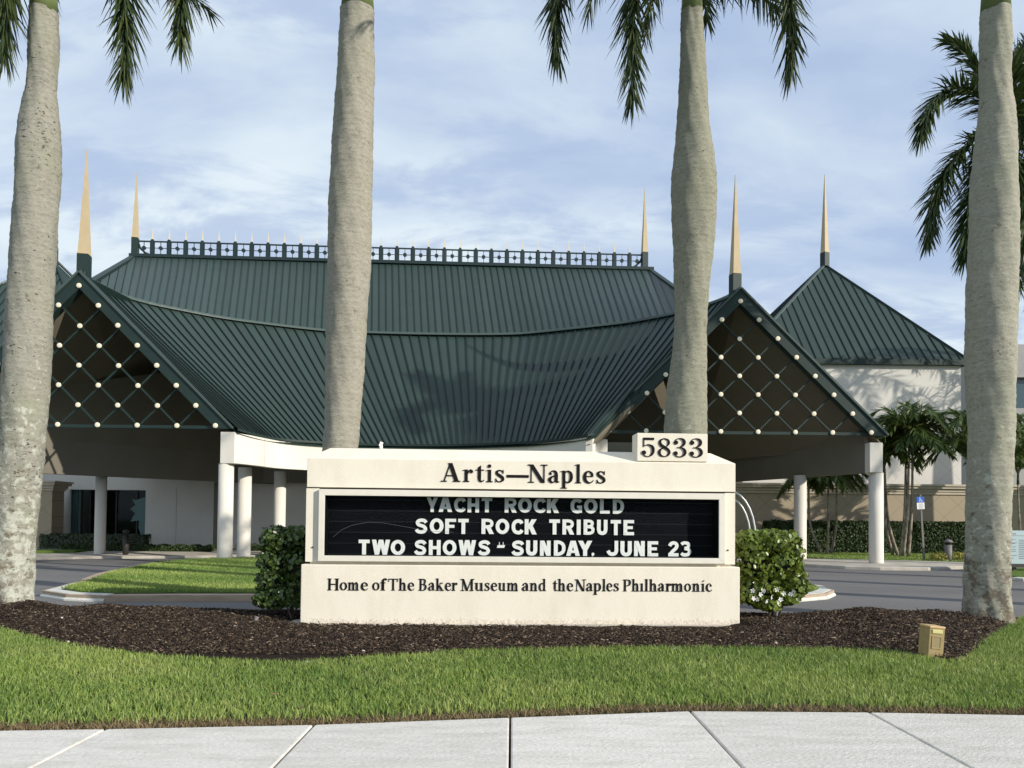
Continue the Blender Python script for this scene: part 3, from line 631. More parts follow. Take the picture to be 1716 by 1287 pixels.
def seam_pts(xb):
    foot = fold_at(xb); xt = top_of(xb)
    if xt < 223:      # seam ends on the left hip
        t = 0
        for k in range(200):
            t = k / 200; p = hipL1.lerp(hipL0, t); px_, py_ = proj(p)
            slp = (px_ - 640) * .00052
            if px_ >= xb - slp * (proj(foot)[1] - py_): break
        return p, foot
    if xt > 1090:
        for k in range(200):
            t = k / 200; p = hipR1.lerp(hipR0, t); px_, py_ = proj(p); slp = (px_ - 640) * .00088
            if px_ <= xb - slp * (proj(foot)[1] - py_): break
        return p, foot
    return ridge_at(xt), foot
SP_ = [seam_pts(s_) for s_ in stations]
for (a, b), (c, d) in zip(SP_, SP_[1:]):
    up.add([p - Vector((0, -.05, .18)) for p in (a, c, d, b)], [(0, 1, 2, 3)])
# rear and hip slopes so that the roof is a closed body
bk = [RL + Vector((-3.5, 9, -5)), RR_ + Vector((5, 9, -5))]
up.add([RL - Vector((0, 0, .15)), RR_ - Vector((0, 0, .15)), bk[1], bk[0], hipL1 - Vector((0, 0, .2)), hipR1 - Vector((0, 0, .2))], [(0, 3, 2, 1), (0, 4, 3), (1, 2, 5)])
upper = up.build('upper_roof', M_EDGE, hall)
for (a, b), (c, d) in zip(SP_, SP_[1:]):
    if (a - b).length < .15 and (c - d).length < .15: continue
    panel(a, c, b, d, upper, K=2, sg=0, rib=.045, rw=.035)
for h0_, h1_ in ((hipL0, hipL1), (hipR0, hipR1)):
    q = MB(); q.bar(h0_, h1_, .22, .12); q.build('hip_cap', M_EDGE, hall)
q = MB(); q.bar(RL + Vector((-.15, 0, .04)), RR_ + Vector((.15, 0, .04)), .35, .16); q.build('ridge_cap', M_DARKG, hall)

# spires
def spire(parent, px, ytip, ybase, ypost, D, w, name='spire', rot=R(12)):
    base = P(px, ybase, D); tip = P(px + (0), ytip, D); post = P(px, ypost, D)
    q = MB(); cs, sn = math.cos(rot), math.sin(rot)
    def ring(z, h): return [(base.x + (x * cs - y * sn) * h, D + (x * sn + y * cs) * h, z) for x, y in ((-1, -1), (1, -1), (1, 1), (-1, 1))]
    H = tip.z - base.z
    vs = ring(base.z, w / 2) + ring(base.z + H * .012, w / 2) + ring(base.z + H * .014, w / 2 * .93) + ring(base.z + H * .55, w / 2 * .46) + ring(tip.z, .012)
    fs = []
    for k in range(4):
        for i in range(4): fs.append((k * 4 + i, k * 4 + (i + 1) % 4, (k + 1) * 4 + (i + 1) % 4, (k + 1) * 4 + i))
    fs += [(3, 2, 1, 0), (16, 17, 18, 19)]
    q.add(vs, fs); o = q.build(name, M_GOLD, parent)
    q = MB(); q.cur = 0; vs = ring(post.z, w / 2 * 1.03) + ring(base.z - .01, w / 2 * 1.03); q.add(vs, [(0, 1, 5, 4), (1, 2, 6, 5), (2, 3, 7, 6), (3, 0, 4, 7), (4, 5, 6, 7), (3, 2, 1, 0)])
    q.build('spire_post', M_EDGE, o); return o
spire(hall, 141.5, 250, 427.5, 470, DL + .45, .36)
spire(hall, 1232, 293, 460, 500, DR + .5, .33)
spire(hall, 227, 289, 399, 431, RDL, .30)
spire(hall, 1080, 315, 423.5, 453, RDR, .30)

# ridge railing: 32 bays
q = MB()
RA, RB = P(227, 430, RDL), P(1080, 452.3, RDR)
nb = 32; dirR = (RB - RA).normalized()
rise = Vector((0, 0, 1))
zt, zb = .80, .13
q.bar(RA + rise * zt, RB + rise * zt, .05, .07); q.bar(RA + rise * zb, RB + rise * zb, .05, .06)
rail = q.build('ridge_railing', M_DARKG, hall)
def unit(fn, name, mat_): 
    b = MB(); fn(b); me = b.build(name, mat_, None, loc=(0, 0, 0)); d = me.data; bpy.data.objects.remove(me); return d
pm = MB(); pm.box((0, 0, .42), (.15, .15, .92)); pd = None
def post_fn(b): b.box((0, 0, .43), (.15, .15, .86)); b.box((0, 0, .88), (.11, .11, .06))
def spike_fn(b): b.add([(-.036, -.036, .91), (.036, -.036, .91), (.036, .036, .91), (-.036, .036, .91), (0, 0, 1.52)], [(0, 1, 4), (1, 2, 4), (2, 3, 4), (3, 0, 4)])
def grille_fn(b):
    h = (zb + zt) / 2; w = .82 - .15
    for s_ in (-1, 1): b.box((s_ * (w / 2 - .02), 0, h), (.04, .04, zt - zb))
    b.box((0, 0, h), (.03, .03, zt - zb)); b.box((-.2, 0, h), (w / 2 - .14, .03, .03)); b.box((.2, 0, h), (w / 2 - .14, .03, .03))
    n = 8; poly = [(.105 * math.cos(2 * math.pi * (k + .5) / n), h + .105 * math.sin(2 * math.pi * (k + .5) / n)) for k in range(n)]; b.prism(poly, -.035, .035)
mpost = unit(post_fn, 'railing_post', M_DARKG); mspike = unit(spike_fn, 'spike', mat('spike_pale', (.66, .56, .40), .6)); mgr = unit(grille_fn, 'grille', M_DARKG)
def place(me, name, parent, loc, rz=0):
    o = bpy.data.objects.new(name, me); C.objects.link(o); o.parent = parent; o.location = Vector(loc) - wloc(parent); o.rotation_euler.z = rz; return o
ang = math.atan2(dirR.y, dirR.x)
for i in range(nb):
    a = RA.lerp(RB, i / nb); b_ = RA.lerp(RB, (i + 1) / nb); c = (a + b_) / 2
    place(mgr, 'grille', rail, c, ang)
    if i: place(mpost, 'railing_post', rail, a, ang); place(mspike, 'spike', rail, a, ang)
# end brackets
q = MB()
for base, s_ in ((RA, 1), (RB, -1)):
    pts = [base + Vector((s_ * .12, 0, .75)), base + Vector((s_ * .25, 0, .42)), base + Vector((s_ * .5, 0, .2)), base + Vector((s_ * .8, 0, .08))]
    q.tube(pts, [.05, .05, .05, .04], 6)
q.build('end_bracket', M_DARKG, rail)

# gables
def gable(px0, py0, step, D, label, flip):
    """step = photo pixels between lattice rows at this depth"""
    m_ = step * D / F                       # module in metres
    top = P(px0, py0, D); n = 7
    hx, hz = top.x, top.z
    zb_ = hz - n * m_
    def nd(i, k): return Vector((hx + i * m_, D, hz - k * m_))
    # barge boards
    up_ = .50 * 1.0
    q = MB(); th = .30; w_in, w_out = .06, .37   # perpendicular offsets of the inner and outer edges from the stud line
    r2 = math.sqrt(2)
    A_o, A_i = hz + w_out * r2, hz - w_in * r2
    ext = .0
    ez = zb_ - .10                          # foot of the boards
    for s_ in (-1, 1):
        run_o = (A_o - ez); run_i = (A_i - ez)
        poly = [(hx, A_i), (hx, A_o), (hx + s_ * run_o, ez), (hx + s_ * run_i, ez)]
        if s_ < 0: poly = poly[::-1]
        q.prism(poly, D - .06 + (.0 if s_ < 0 else .0), D + th)
    ga = q.build('gable_frame', M_EDGE, hall)
    ga['label'] = label
    # raised lip along the top of the barge boards
    q = MB()
    for s_ in (-1, 1):
        a = Vector((hx + s_ * .02, D - .09, A_o - .03)); b = Vector((hx + s_ * (A_o - ez), D - .09, ez + .01)); q.bar(a, b, .06, .07)
    q.build('drip_edge', M_FLASH, ga)
    # tie bar
    q = MB(); q.box((hx, D + .12, zb_ - .04), (2 * n * m_ + .3, .12, .11)); q.build('tie_bar', M_EDGE, ga)
    # lattice members: full diagonals
    for k in range(1, n):
        for s_ in (-1, 1):
            # starts on the s_ side stud k, runs down-inwards to the bottom row
            a = nd(s_ * k, k); b = nd(s_ * k - s_ * (n - k), n)
            q = MB(); q.bar(a + Vector((0, .12 + .05 * (s_ > 0), 0)), b + Vector((0, .12 + .05 * (s_ > 0), 0)), .056, .07, up=Vector((0, 1, 0))); q.build('lattice_bar', M_EDGE, ga)
    for k in range(n + 1):
        for i in range(-k, k + 1, 2):
            on_edge = abs(i) == k
            place(M_studmesh, 'stud', ga, nd(i, k) + Vector((0, -.06 if on_edge else .05, 0)))
    return ga, hx, hz, m_, ez, A_o, A_i
def stud_fn(b):
    n = 14; rs = [(.0, .084), (-.025, .088), (-.045, .078), (-.055, .04)]; vs = []; 
    for y, r_ in rs: vs += [(r_ * math.cos(2 * math.pi * k / n), y, r_ * math.sin(2 * math.pi * k / n)) for k in range(n)]
    fs = [(j * n + k, j * n + (k + 1) % n, (j + 1) * n + (k + 1) % n, (j + 1) * n + k) for j in range(3) for k in range(n)] + [tuple(3 * n + k for k in range(n))]
    b.add(vs, fs)
M_studmesh = unit(stud_fn, 'stud', M_STUD)
GL = gable(134.4, 479.7, 33.45, DL, 'larger left entrance gable with cream studs on a green diamond lattice', 1)
GR = gable(1240.0, 505.8, 31.35, DR, 'right entrance gable with cream studs on a green diamond lattice', -1)

# outer slopes of both gables + their soffits
def sheet(pts, name, mat_, parent, th=.12):
    q = MB(); n = len(pts); nrm = (Vector(pts[1]) - Vector(pts[0])).cross(Vector(pts[2]) - Vector(pts[0])).normalized() * th
    q.add([Vector(p) for p in pts] + [Vector(p) + nrm for p in pts], [tuple(range(n - 1, -1, -1)), tuple(range(n, 2 * n))] + [(i, (i + 1) % n, n + (i + 1) % n, n + i) for i in range(n)])
    return q.build(name, mat_, parent)
def slopes(G, s_, D, back, skew):
    ga, hx, hz, m_, ez, Ao, Ai = G
    a = Vector((hx, D + .30, Ao - .06)); b = Vector((hx + s_ * (Ao - ez), D + .30, ez - .02)); c = b + Vector((skew, back, 0)); d = a + Vector((skew * .3, back, .0))
    pts = [a, b, c, d] if s_ > 0 else [d, c, b, a]
    sheet(pts, 'outer_slope', M_EDGE, hall, .12)
    # soffit underneath, brown
    dz = Vector((0, 0, -.34))
    pts = [p + dz for p in (a, b, c, d)]; sheet(pts if s_ > 0 else pts[::-1], 'soffit', M_CEIL, hall, .05)
slopes(GL, -1, DL, 10.5, 2.5); slopes(GR, 1, DR, 8.5, -5.0)
# soffit under the curved roof (brown lining)
q = MB()
for i in range(0, NP):
    for k in range(K):
        pts = [sag(Tt[i], Bt[i], k / K), sag(Tt[i + 1], Bt[i + 1], k / K), sag(Tt[i + 1], Bt[i + 1], (k + 1) / K), sag(Tt[i], Bt[i], (k + 1) / K)]
        q.add([p - Vector((0, -.10, .34)) for p in pts], [(3, 2, 1, 0)])
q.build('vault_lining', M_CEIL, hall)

# beams, piers, columns
ZB0, ZB1 = 3.43, 4.52
def pier(px0, px1, D, zb_=ZB0, zt_=ZB1, depth=.5):
    a = P(px0, 750, D); b = P(px1, 750, D); q = MB(); q.box(((a.x + b.x) / 2, D + depth / 2, (zb_ + zt_) / 2), (b.x - a.x, depth, zt_ - zb_)); return bevel(q.build('pier', M_WHITE, hall), .015)
pier(369, 393.3, DL - .02); pier(1457.5, 1479.5, DR - .02); pier(997, 1018, DR - .3)
# left pier of the left gable (beyond the frame)
pier(-124, -100, DL - .02)
def curve_wall(pts, z0, z1, th, name, mat_, parent, inward=1):
    q = MB(); n = len(pts); vs = []
    for i, p in enumerate(pts):
        t = (pts[min(i + 1, n - 1)] - pts[max(i - 1, 0)]); t.z = 0; t.normalize(); nn = Vector((-t.y, t.x, 0)) * th * inward
        vs += [(p.x, p.y, z0), (p.x, p.y, z1), (p.x + nn.x, p.y + nn.y, z1), (p.x + nn.x, p.y + nn.y, z0)]
    fs = []
    for i in range(n - 1):
        o = i * 4
        for e in range(4): fs.append((o + e, o + 4 + e, o + 4 + (e + 1) % 4, o + (e + 1) % 4))
    fs += [(0, 1, 2, 3), tuple((n - 1) * 4 + k for k in (3, 2, 1, 0))]
    q.add(vs, fs); return q.build(name, mat_, parent, True)
fw = [Vector((p.x, p.y + .10, 0)) for p in catmull(eave, 60)]
a = P(393.5, 750, DL); b = P(997, 750, DR)
fw = [p for p in fw if a.x + .02 < p.x < b.x - .02]; fw = [Vector((a.x, DL + .0, 0))] + fw + [Vector((b.x, DR - .1, 0))]
fw2 = []
fwo = curve_wall(fw, ZB0 + .01, ZB1 - .035, .3, 'curved_fascia', M_WHITE, hall)
for p in fwo.data.polygons: p.use_smooth = abs(p.normal.z) < .5 and True
fwo.data.polygons.foreach_set('use_smooth', [False] * len(fwo.data.polygons))
# columns
def column(px, D, r, z0, z1, mat_=None, yref=800):
    x_ = P(px, yref, D).x; q = MB(); q.tube([(x_, D, z0), (x_, D, z0 + .05), (x_, D, z1)], [r * 1.02, r, r], 28); 
    o = q.build('column', mat_ or M_COL, hall, False)
    for p in o.data.polygons: p.use_smooth = abs(p.normal.z) < .5
    return o
column(379, DL + .25, .255, .0, ZB0 - .002)
column(410.5, 27.6, .245, .0, ZB0)
column(469.5, 29.8, .235, .0, ZB0)
for px in (560, 650, 745, 840, 930): 
    xx = P(px, 780, 30).x; dd = float(np.interp(xx, [p.x for p in fw], [p.y for p in fw])) + .16; column(px, dd, .24, .0, ZB0)
column(1007, DR, .245, .0, ZB0)
column(1468, DR + .25, .25, .10, ZB0 - .002)
column(1341, 30.2, .245, .0, 3.5)
column(170, 30.5, .215, -.12, 3.2)
# left rear beam
def beam(pa, pb, z0a, z1a, z0b, z1b, th, mat_, name='beam'):
    pa, pb = Vector((*pa, 0)), Vector((*pb, 0)); t = (pb - pa).normalized(); nn = Vector((-t.y, t.x, 0)) * th
    q = MB(); vs = [(pa.x, pa.y, z0a), (pb.x, pb.y, z0b), (pb.x, pb.y, z1b), (pa.x, pa.y, z1a)]; vs += [(v[0] + nn.x, v[1] + nn.y, v[2]) for v in vs]
    q.add(vs, [(0, 1, 2, 3), (7, 6, 5, 4), (0, 4, 5, 1), (3, 2, 6, 7), (1, 5, 6, 2), (0, 3, 7, 4)]); return q.build(name, mat_, hall)
def lineP(px, py, z): p = PZ(px, py, z); return (p.x, p.y)
LA, LB = lineP(65, 793, 3.18), lineP(360, 806.5, 3.18)
dxy = (Vector(LB) - Vector(LA)).normalized()
La = tuple(Vector(LA) - dxy * 3.2); Lb = tuple(Vector(LB) + dxy * 3.6)
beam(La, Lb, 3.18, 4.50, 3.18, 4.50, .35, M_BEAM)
# lining above the beam, up into the gable vault
beam(tuple(Vector(La) + Vector((.02, .03))), tuple(Vector(Lb) + Vector((.02, .03))), 4.50, 5.6, 4.50, 9.4, .25, M_CEIL, 'vault_wall')
RA_, RB2 = lineP(1458, 791.5, 3.43), lineP(1235, 806.5, 3.43)
dxy = (Vector(RB2) - Vector(RA_)).normalized(); Rb2 = tuple(Vector(RB2) + dxy * 4.2)
RA_s = (P(1457, 750, DR).x, DR + .35)
beam(Rb2, RA_s, ZB0, 4.5, ZB0, 4.5, .3, M_BEAM)
beam(tuple(Vector(Rb2) + Vector((-.02, .03))), tuple(Vector(RA_s) + Vector((-.02, .03))), 4.5, 9.5, 4.5, 4.9, .2, M_CEIL, 'vault_wall')
# porch ceiling and dark band behind the columns
q = MB(); q.add([(-15.5, 31, 4.42), (-10.2, 26.3, 4.42), (3, 27, 4.42), (12.8, 27.6, 4.42), (9, 36, 4.42), (-12, 36, 4.42)], [(0, 1, 2, 3, 4, 5)]); 
cl = [Vector((p.x, p.y + .3, 4.43)) for p in fw]; n = len(cl)
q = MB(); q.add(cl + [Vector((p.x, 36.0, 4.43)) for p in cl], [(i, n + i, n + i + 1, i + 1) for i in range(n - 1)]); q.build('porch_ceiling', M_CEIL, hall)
q = MB(); x0 = P(360, 800, 35).x; q.box(((x0 + 8.9) / 2, 35.2, 3.83), (8.9 - x0, .3, 1.2)); q.build('beam', M_BEAM, hall)
q = MB(); q.box((-2.4, 36.3, 7.2), (22.5, .3, 5.4)); q.build('vault_wall', M_CEIL, hall)
# rear wall, storefront
DW = 36.0
def XW(px, D=DW): return P(px, 880, D).x
q = MB(); q.box(((XW(243) + 9.2) / 2, DW + .3, 2.6), (9.2 - XW(243), .6, 5.6)); q.build('front_wall', M_WHITE, hall)
q = MB(); q.box(((XW(-60) + XW(243)) / 2, DW + .3, 4.15), (XW(243) - XW(-60), .598, 2.62)); q.build('lintel_wall', M_WHITE, hall)
for px in (295,):
    q = MB(); q.box((XW(px), DW - .003, 1.5), (.018, .012, 3)); q.build('wall_joint', M_TRIM, hall)
xx = P(477, 760, 29.4).x; dd = float(np.interp(xx, [p.x for p in fw], [p.y for p in fw])); q = MB(); q.box((xx, dd - .002, 3.96), (.018, .012, 1.04)); q.build('wall_joint', M_TRIM, hall)
q = MB(); q.box((P(364.5, 850, 34.4).x, 34.4, 1.58), (.26, .26, 3.2)); q.build('post', M_BEAM, hall)
# body walls under the upper roof, out of sight from the front
q = MB(); q.box((-5.5, 43.5, 4.9), (24, 12, 9.8)); q.build('rear_body', M_WHITE, hall)
# storefront glazing set back
q = MB(); q.box(((XW(88) + XW(243)) / 2, DW + 3.0, 1.4), (XW(243) - XW(88) + 1.5, .2, 3.2)); q.build('lobby_wall', mat('lobby_dark', (.010, .012, .012), .8), hall)
q = MB(); q.box(((XW(88) + XW(243)) / 2, DW + .34, 1.4), (XW(243) - XW(88), .03, 2.9)); q.build('window_pane', M_GLASS, hall)
for px in (130, 145, 189, 224):
    q = MB(); q.box((XW(px), DW + .32, 1.4), (.06, .1, 2.9)); q.build('mullion', M_BRNZ, hall)
q = MB(); q.box((XW(124.5, DW + .27), DW + .27, 1.4), (.34, .06, 2.9)); q.build('blue_panel', mat('teal_panel', (.06, .115, .12), .6), hall)
column(110.5, DW + .05, .225, -.05, 2.86, M_COL, 850)
# jagged plate before the glass: a reflection put into shape and colour
st = [(243, 833), (228, 838), (221, 836), (227, 846), (218, 853), (226, 860), (219, 874), (233, 872), (232, 884), (236, 897), (243, 897)]
q = MB(); q.prism([(P(x, y, DW + .2).x, P(x, y, DW + .2).z) for x, y in st], DW + .2, DW + .26)
stt = q.build('reflection_plate', M_STAR); tag(stt, 'jagged star edged teal plate standing in for a reflection on the lobby glass', 'reflection')

# pyramid roofed hall (right) and its twin at the far left edge
def pyramid(pxl, pxr, apx, D, zeave, zapex, side, label, xshift=0):
    pr = thing('pyramid_hall', (18 * side, D + 5, 0), label, 'hall', 'pyramid roofed halls')
    xl, xr = P(pxl, 600, D).x, P(pxr, 600, D).x; d = xr - xl; cx = (xl + xr) / 2; ap = Vector((cx + xshift, D + d / 2, zapex))
    c = [Vector((xl, D, zeave)), Vector((xr, D, zeave)), Vector((xr, D + d, zeave)), Vector((xl, D + d, zeave))]
    q = MB()
    for i in range(4): q.add([c[i] - Vector((0, 0, .12)), c[(i + 1) % 4] - Vector((0, 0, .12)), ap - Vector((0, 0, .12))], [(0, 1, 2)])
    q.box((cx, D + .07, zeave - .12), (d, .14, .30)); q.box((xl + .07, D + d / 2, zeave - .12), (.14, d - .3, .30)); q.box((xr - .07, D + d / 2, zeave - .12), (.14, d - .3, .30))
    roof = q.build('roof', M_EDGE, pr)
    n = 27
    for f, (a, b) in enumerate(((c[0], c[1]), (c[3], c[0]))):
        mid = (a + b) / 2; 
        for i in range(n):
            t0, t1 = i / n, (i + 1) / n
            def topp(t):
                foot = a.lerp(b, t)
                # seams run parallel to the fall line up to the hip
                if f == 0: ta = (ap.x - xl) / d
                else: ta = .5
                if t < ta: s_ = t / ta; return a.lerp(ap, s_)
                s_ = (1 - t) / (1 - ta); return b.lerp(ap, s_)
            if f == 0 or side < 0 or i % 1 == 0: panel(topp(t0), topp(t1), a.lerp(b, t0), a.lerp(b, t1), roof, K=1, sg=0, rib=.05, rw=.045)
    for i in range(4):
        q = MB(); q.bar(c[i] + Vector((0, 0, .02)), ap + Vector((0, 0, .02)), .16, .10); q.build('hip_cap', M_FLASH if i < 1 else M_EDGE, roof)
    q = MB(); q.box((cx, D + d / 2, (zeave - .25) / 2), (d - .5, d - .5, zeave - .27)); q.build('wall', M_HALLS, pr)
    return pr, ap
pr, ap = pyramid(1239, 1623, 1380, 38.0, 10.05, 17.0, 1, 'white hall with green pyramid roof right of the right entrance gable', 1.0)
apx, apy = proj(ap)
spire(pr, apx, 292, apy - 20, apy + 3, ap.y, .36, rot=R(25))
pr2, ap2 = pyramid(-235, 149, -47, 38.0, 10.05, 16.9, -1, 'green pyramid roofed hall glimpsed at the left edge of the photo', .3)
spire(pr2, proj(ap2)[0], 268, proj(ap2)[1] - 20, proj(ap2)[1] + 3, ap2.y, .36, rot=R(25))

# tan garden wall with coping mouldings
gw = thing('garden_wall', (18, 36.8, 0), 'long tan garden wall with stone coping behind the clipped hedge', 'wall')
DG = 36.6; xl, xr = P(1180, 850, DG).x, P(1760, 850, DG).x
ztop = P(1300, 826, DG).z
q = MB(); q.box(((xl + xr) / 2, DG + .2, ztop / 2), (xr - xl, .4, ztop)); q.build('wall_face', M_TANS, gw)
for z_, h_, o_ in ((ztop + .05, .12, .06), (ztop + .19, .14, .10), (ztop + .33, .12, .20), (ztop + .44, .10, .26)):
    q = MB(); q.box(((xl + xr) / 2, DG + .2, z_), (xr - xl, .4 + 2 * o_, h_ - .004)); q.build('moulding', M_TRIM, gw)
# tan pavilion at far left
gp = thing('garden_pavilion', (-22, 35, 0), 'tan stucco pavilion corner with stepped cornice behind the left palm trunk', 'pavilion')
DP = 33.6; x1 = P(87, 850, DP).x; zt2 = P(75, 822, DP).z
q = MB(); q.box((x1 - 4, DP + .45, zt2 / 2 - .05), (8, .9, zt2 + .1)); q.build('wall_face', M_TANS, gp)
for z_, h_, o_ in ((zt2 + .05, .10, .06), (zt2 + .17, .13, .12), (zt2 + .30, .12, .22), (zt2 + .40, .08, .28)):
    q = MB(); q.box((x1 - 4, DP + .45, z_), (8 + 2 * o_, .9 + 2 * o_, h_ - .004)); q.build('moulding', M_TRIM, gp)
# grey building at far right with ribbon window
gb = thing('grey_office', (34, 52, 0), 'pale grey flat roofed building with a ribbon window at the right edge', 'building')
DB = 50.0; x0 = P(1690, 650, DB).x; zt3 = P(1716, 577, DB).z
q = MB(); zw0, zw1 = P(1710, 684, DB).z, P(1710, 632, DB).z
q.box((x0 + 8, DB + 4, zw0 / 2), (16, 8, zw0)); q.box((x0 + 8, DB + 4, (zw1 + zt3) / 2), (16, 8, zt3 - zw1)); q.box((x0 + .15, DB + 4, (zw0 + zw1) / 2), (.3, 7.98, zw1 - zw0 - .01))
q.build('wall', M_GREYW, gb)
q = MB(); q.box((x0 + 8.2, DB + .5, (zw0 + zw1) / 2), (15.5, .1, zw1 - zw0)); wn = q.build('window', mat('blue_glass', (.05, .085, .10), .12, spec=.8), gb)
for k in range(6): 
    q = MB(); q.box((x0 + .45 + k * 1.4, DB + .42, (zw0 + zw1) / 2), (.08, .06, zw1 - zw0 - .02)); q.build('mullion', M_FRAMED, wn)

# ================================================================== LETTERING (own stroke outlines)
def gl_sp(pts, n=6):
    """Catmull-Rom stroke through (x, y, width)"""
    out = []; m_ = len(pts)
    for i in range(m_ - 1):
        a, b, c, d = pts[max(i - 1, 0)], pts[i], pts[i + 1], pts[min(i + 2, m_ - 1)]
        for k in range(n):
            t = k / n; out.append(tuple(.5 * ((2 * b[j]) + (c[j] - a[j]) * t + (2 * a[j] - 5 * b[j] + 4 * c[j] - d[j]) * t * t + (3 * b[j] - a[j] - 3 * c[j] + d[j]) * t ** 3) for j in range(3)))
    out.append(tuple(pts[-1])); return ('s', out)
def gl_ln(x0, y0, x1, y1, w): return ('s', [(x0, y0, w), (x1, y1, w)])
def gl_pa(x0, y0, x1, y1, hw): return ('p', [(x0 - hw / 2, y0), (x0 + hw / 2, y0), (x1 + hw / 2, y1), (x1 - hw / 2, y1)])
def gl_ring(cx, cy, rx, ry, thin, thick, n=28): return ('r', [(cx + rx * math.cos(2 * math.pi * k / n), cy + ry * math.sin(2 * math.pi * k / n), thin + (thick - thin) * abs(math.cos(2 * math.pi * k / n)) ** 1.4) for k in range(n)])
def gl_dot(x, y, r, n=14): return ('p', [(x + r * math.cos(2 * math.pi * k / n), y + r * math.sin(2 * math.pi * k / n)) for k in range(n)])
def sans(c):
    w = .245; v = lambda x, a=0, b=1: gl_ln(x, a, x, b, w); h = lambda y, a, b, t=.21: gl_ln(a, y, b, y, t); sp = lambda *p, w_=.22: gl_sp([(x, y, w_) for x, y in p])
    return {
     'O': (.9, [gl_ring(.45, .5, .325, .39, .225, .25)]), 'C': (.74, [sp((.68, .72), (.6, .84), (.44, .885), (.26, .83), (.15, .68), (.125, .5), (.15, .32), (.26, .17), (.44, .115), (.6, .16), (.69, .29), w_=.235)]),
     'G': (.78, [sp((.68, .74), (.6, .85), (.44, .885), (.26, .83), (.15, .68), (.125, .5), (.15, .32), (.26, .17), (.44, .115), (.58, .14), (.66, .24), w_=.235), gl_ln(.66, .04, .66, .50, .22), h(.43, .44, .76, .18)]),
     'S': (.79, [sp((.70, .73), (.60, .85), (.40, .89), (.20, .83), (.14, .71), (.22, .59), (.40, .53), (.58, .45), (.66, .30), (.58, .16), (.40, .108), (.18, .145), (.07, .28), w_=.225)]),
     'A': (.88, [gl_pa(.14, 0, .41, 1, .27), gl_pa(.74, 0, .47, 1, .27), h(.28, .2, .68, .17)]), 'Y': (.85, [gl_pa(.14, 1, .425, .40, .29), gl_pa(.71, 1, .425, .40, .29), v(.425, 0, .5)]),
     'T': (.69, [h(.885, 0, .69, .23), v(.345)]), 'H': (.76, [v(.125), v(.635), h(.5, .1, .65)]), 'K': (.77, [v(.125), gl_pa(.22, .36, .6, 1, .32), gl_pa(.36, .56, .62, 0, .30)]),
     'R': (.79, [v(.125), sp((.1, .895), (.42, .895), (.60, .83), (.65, .69), (.60, .55), (.42, .48), (.1, .48), w_=.2), gl_pa(.42, .46, .64, 0, .29)]),
     'B': (.74, [v(.125), sp((.1, .9), (.38, .9), (.54, .84), (.57, .73), (.52, .61), (.36, .54), (.1, .54), w_=.19), sp((.1, .52), (.40, .52), (.58, .44), (.62, .31), (.57, .17), (.40, .1), (.1, .1), w_=.2)]),
     'D': (.75, [v(.125), sp((.1, .893), (.32, .893), (.52, .80), (.62, .64), (.63, .5), (.62, .36), (.52, .2), (.32, .107), (.1, .107), w_=.22)]),
     'F': (.71, [v(.125), h(.895, .1, .70), h(.5, .1, .6, .2)]), 'E': (.68, [v(.125), h(.895, .1, .68), h(.5, .1, .6, .19), h(.105, .1, .68)]), 'L': (.66, [v(.125), h(.11, .1, .66, .22)]), 'I': (.25, [v(.125)]),
     'U': (.69, [sp((.125, 1), (.125, .6), (.125, .35), (.19, .17), (.345, .115), (.5, .17), (.565, .35), (.565, .6), (.565, 1), w_=.24)]),
     'W': (1.15, [gl_pa(.13, 1, .32, 0, .27), gl_pa(.33, 0, .56, 1, .25), gl_pa(.59, 1, .82, 0, .25), gl_pa(.83, 0, 1.02, 1, .27)]),
     'N': (.70, [v(.125), v(.575), gl_pa(.14, 1, .56, 0, .28)]), 'J': (.78, [sp((.65, 1), (.65, .6), (.65, .36), (.58, .18), (.40, .115), (.22, .16), (.10, .34), w_=.235)]),
     '2': (.71, [sp((.12, .68), (.2, .82), (.36, .89), (.53, .84), (.59, .71), (.52, .53), (.34, .36), (.14, .12), w_=.22), h(.105, .03, .70)]),
     '3': (.70, [sp((.08, .80), (.2, .88), (.36, .893), (.53, .84), (.55, .69), (.46, .57), (.28, .53), w_=.21), sp((.28, .53), (.48, .49), (.60, .40), (.61, .27), (.52, .14), (.34, .105), (.18, .12), (.07, .21), w_=.215)]),
     ',': (.2, [gl_dot(.11, .11, .10), gl_pa(.12, .08, .04, -.08, .10)]), '-': (.55, [('p', [(0, .5), (.49, .5), (.55, .68), (.06, .68)]), gl_ln(.17, .66, .17, .88, .04), gl_ln(.42, .66, .42, .88, .04)]),
    }[c]
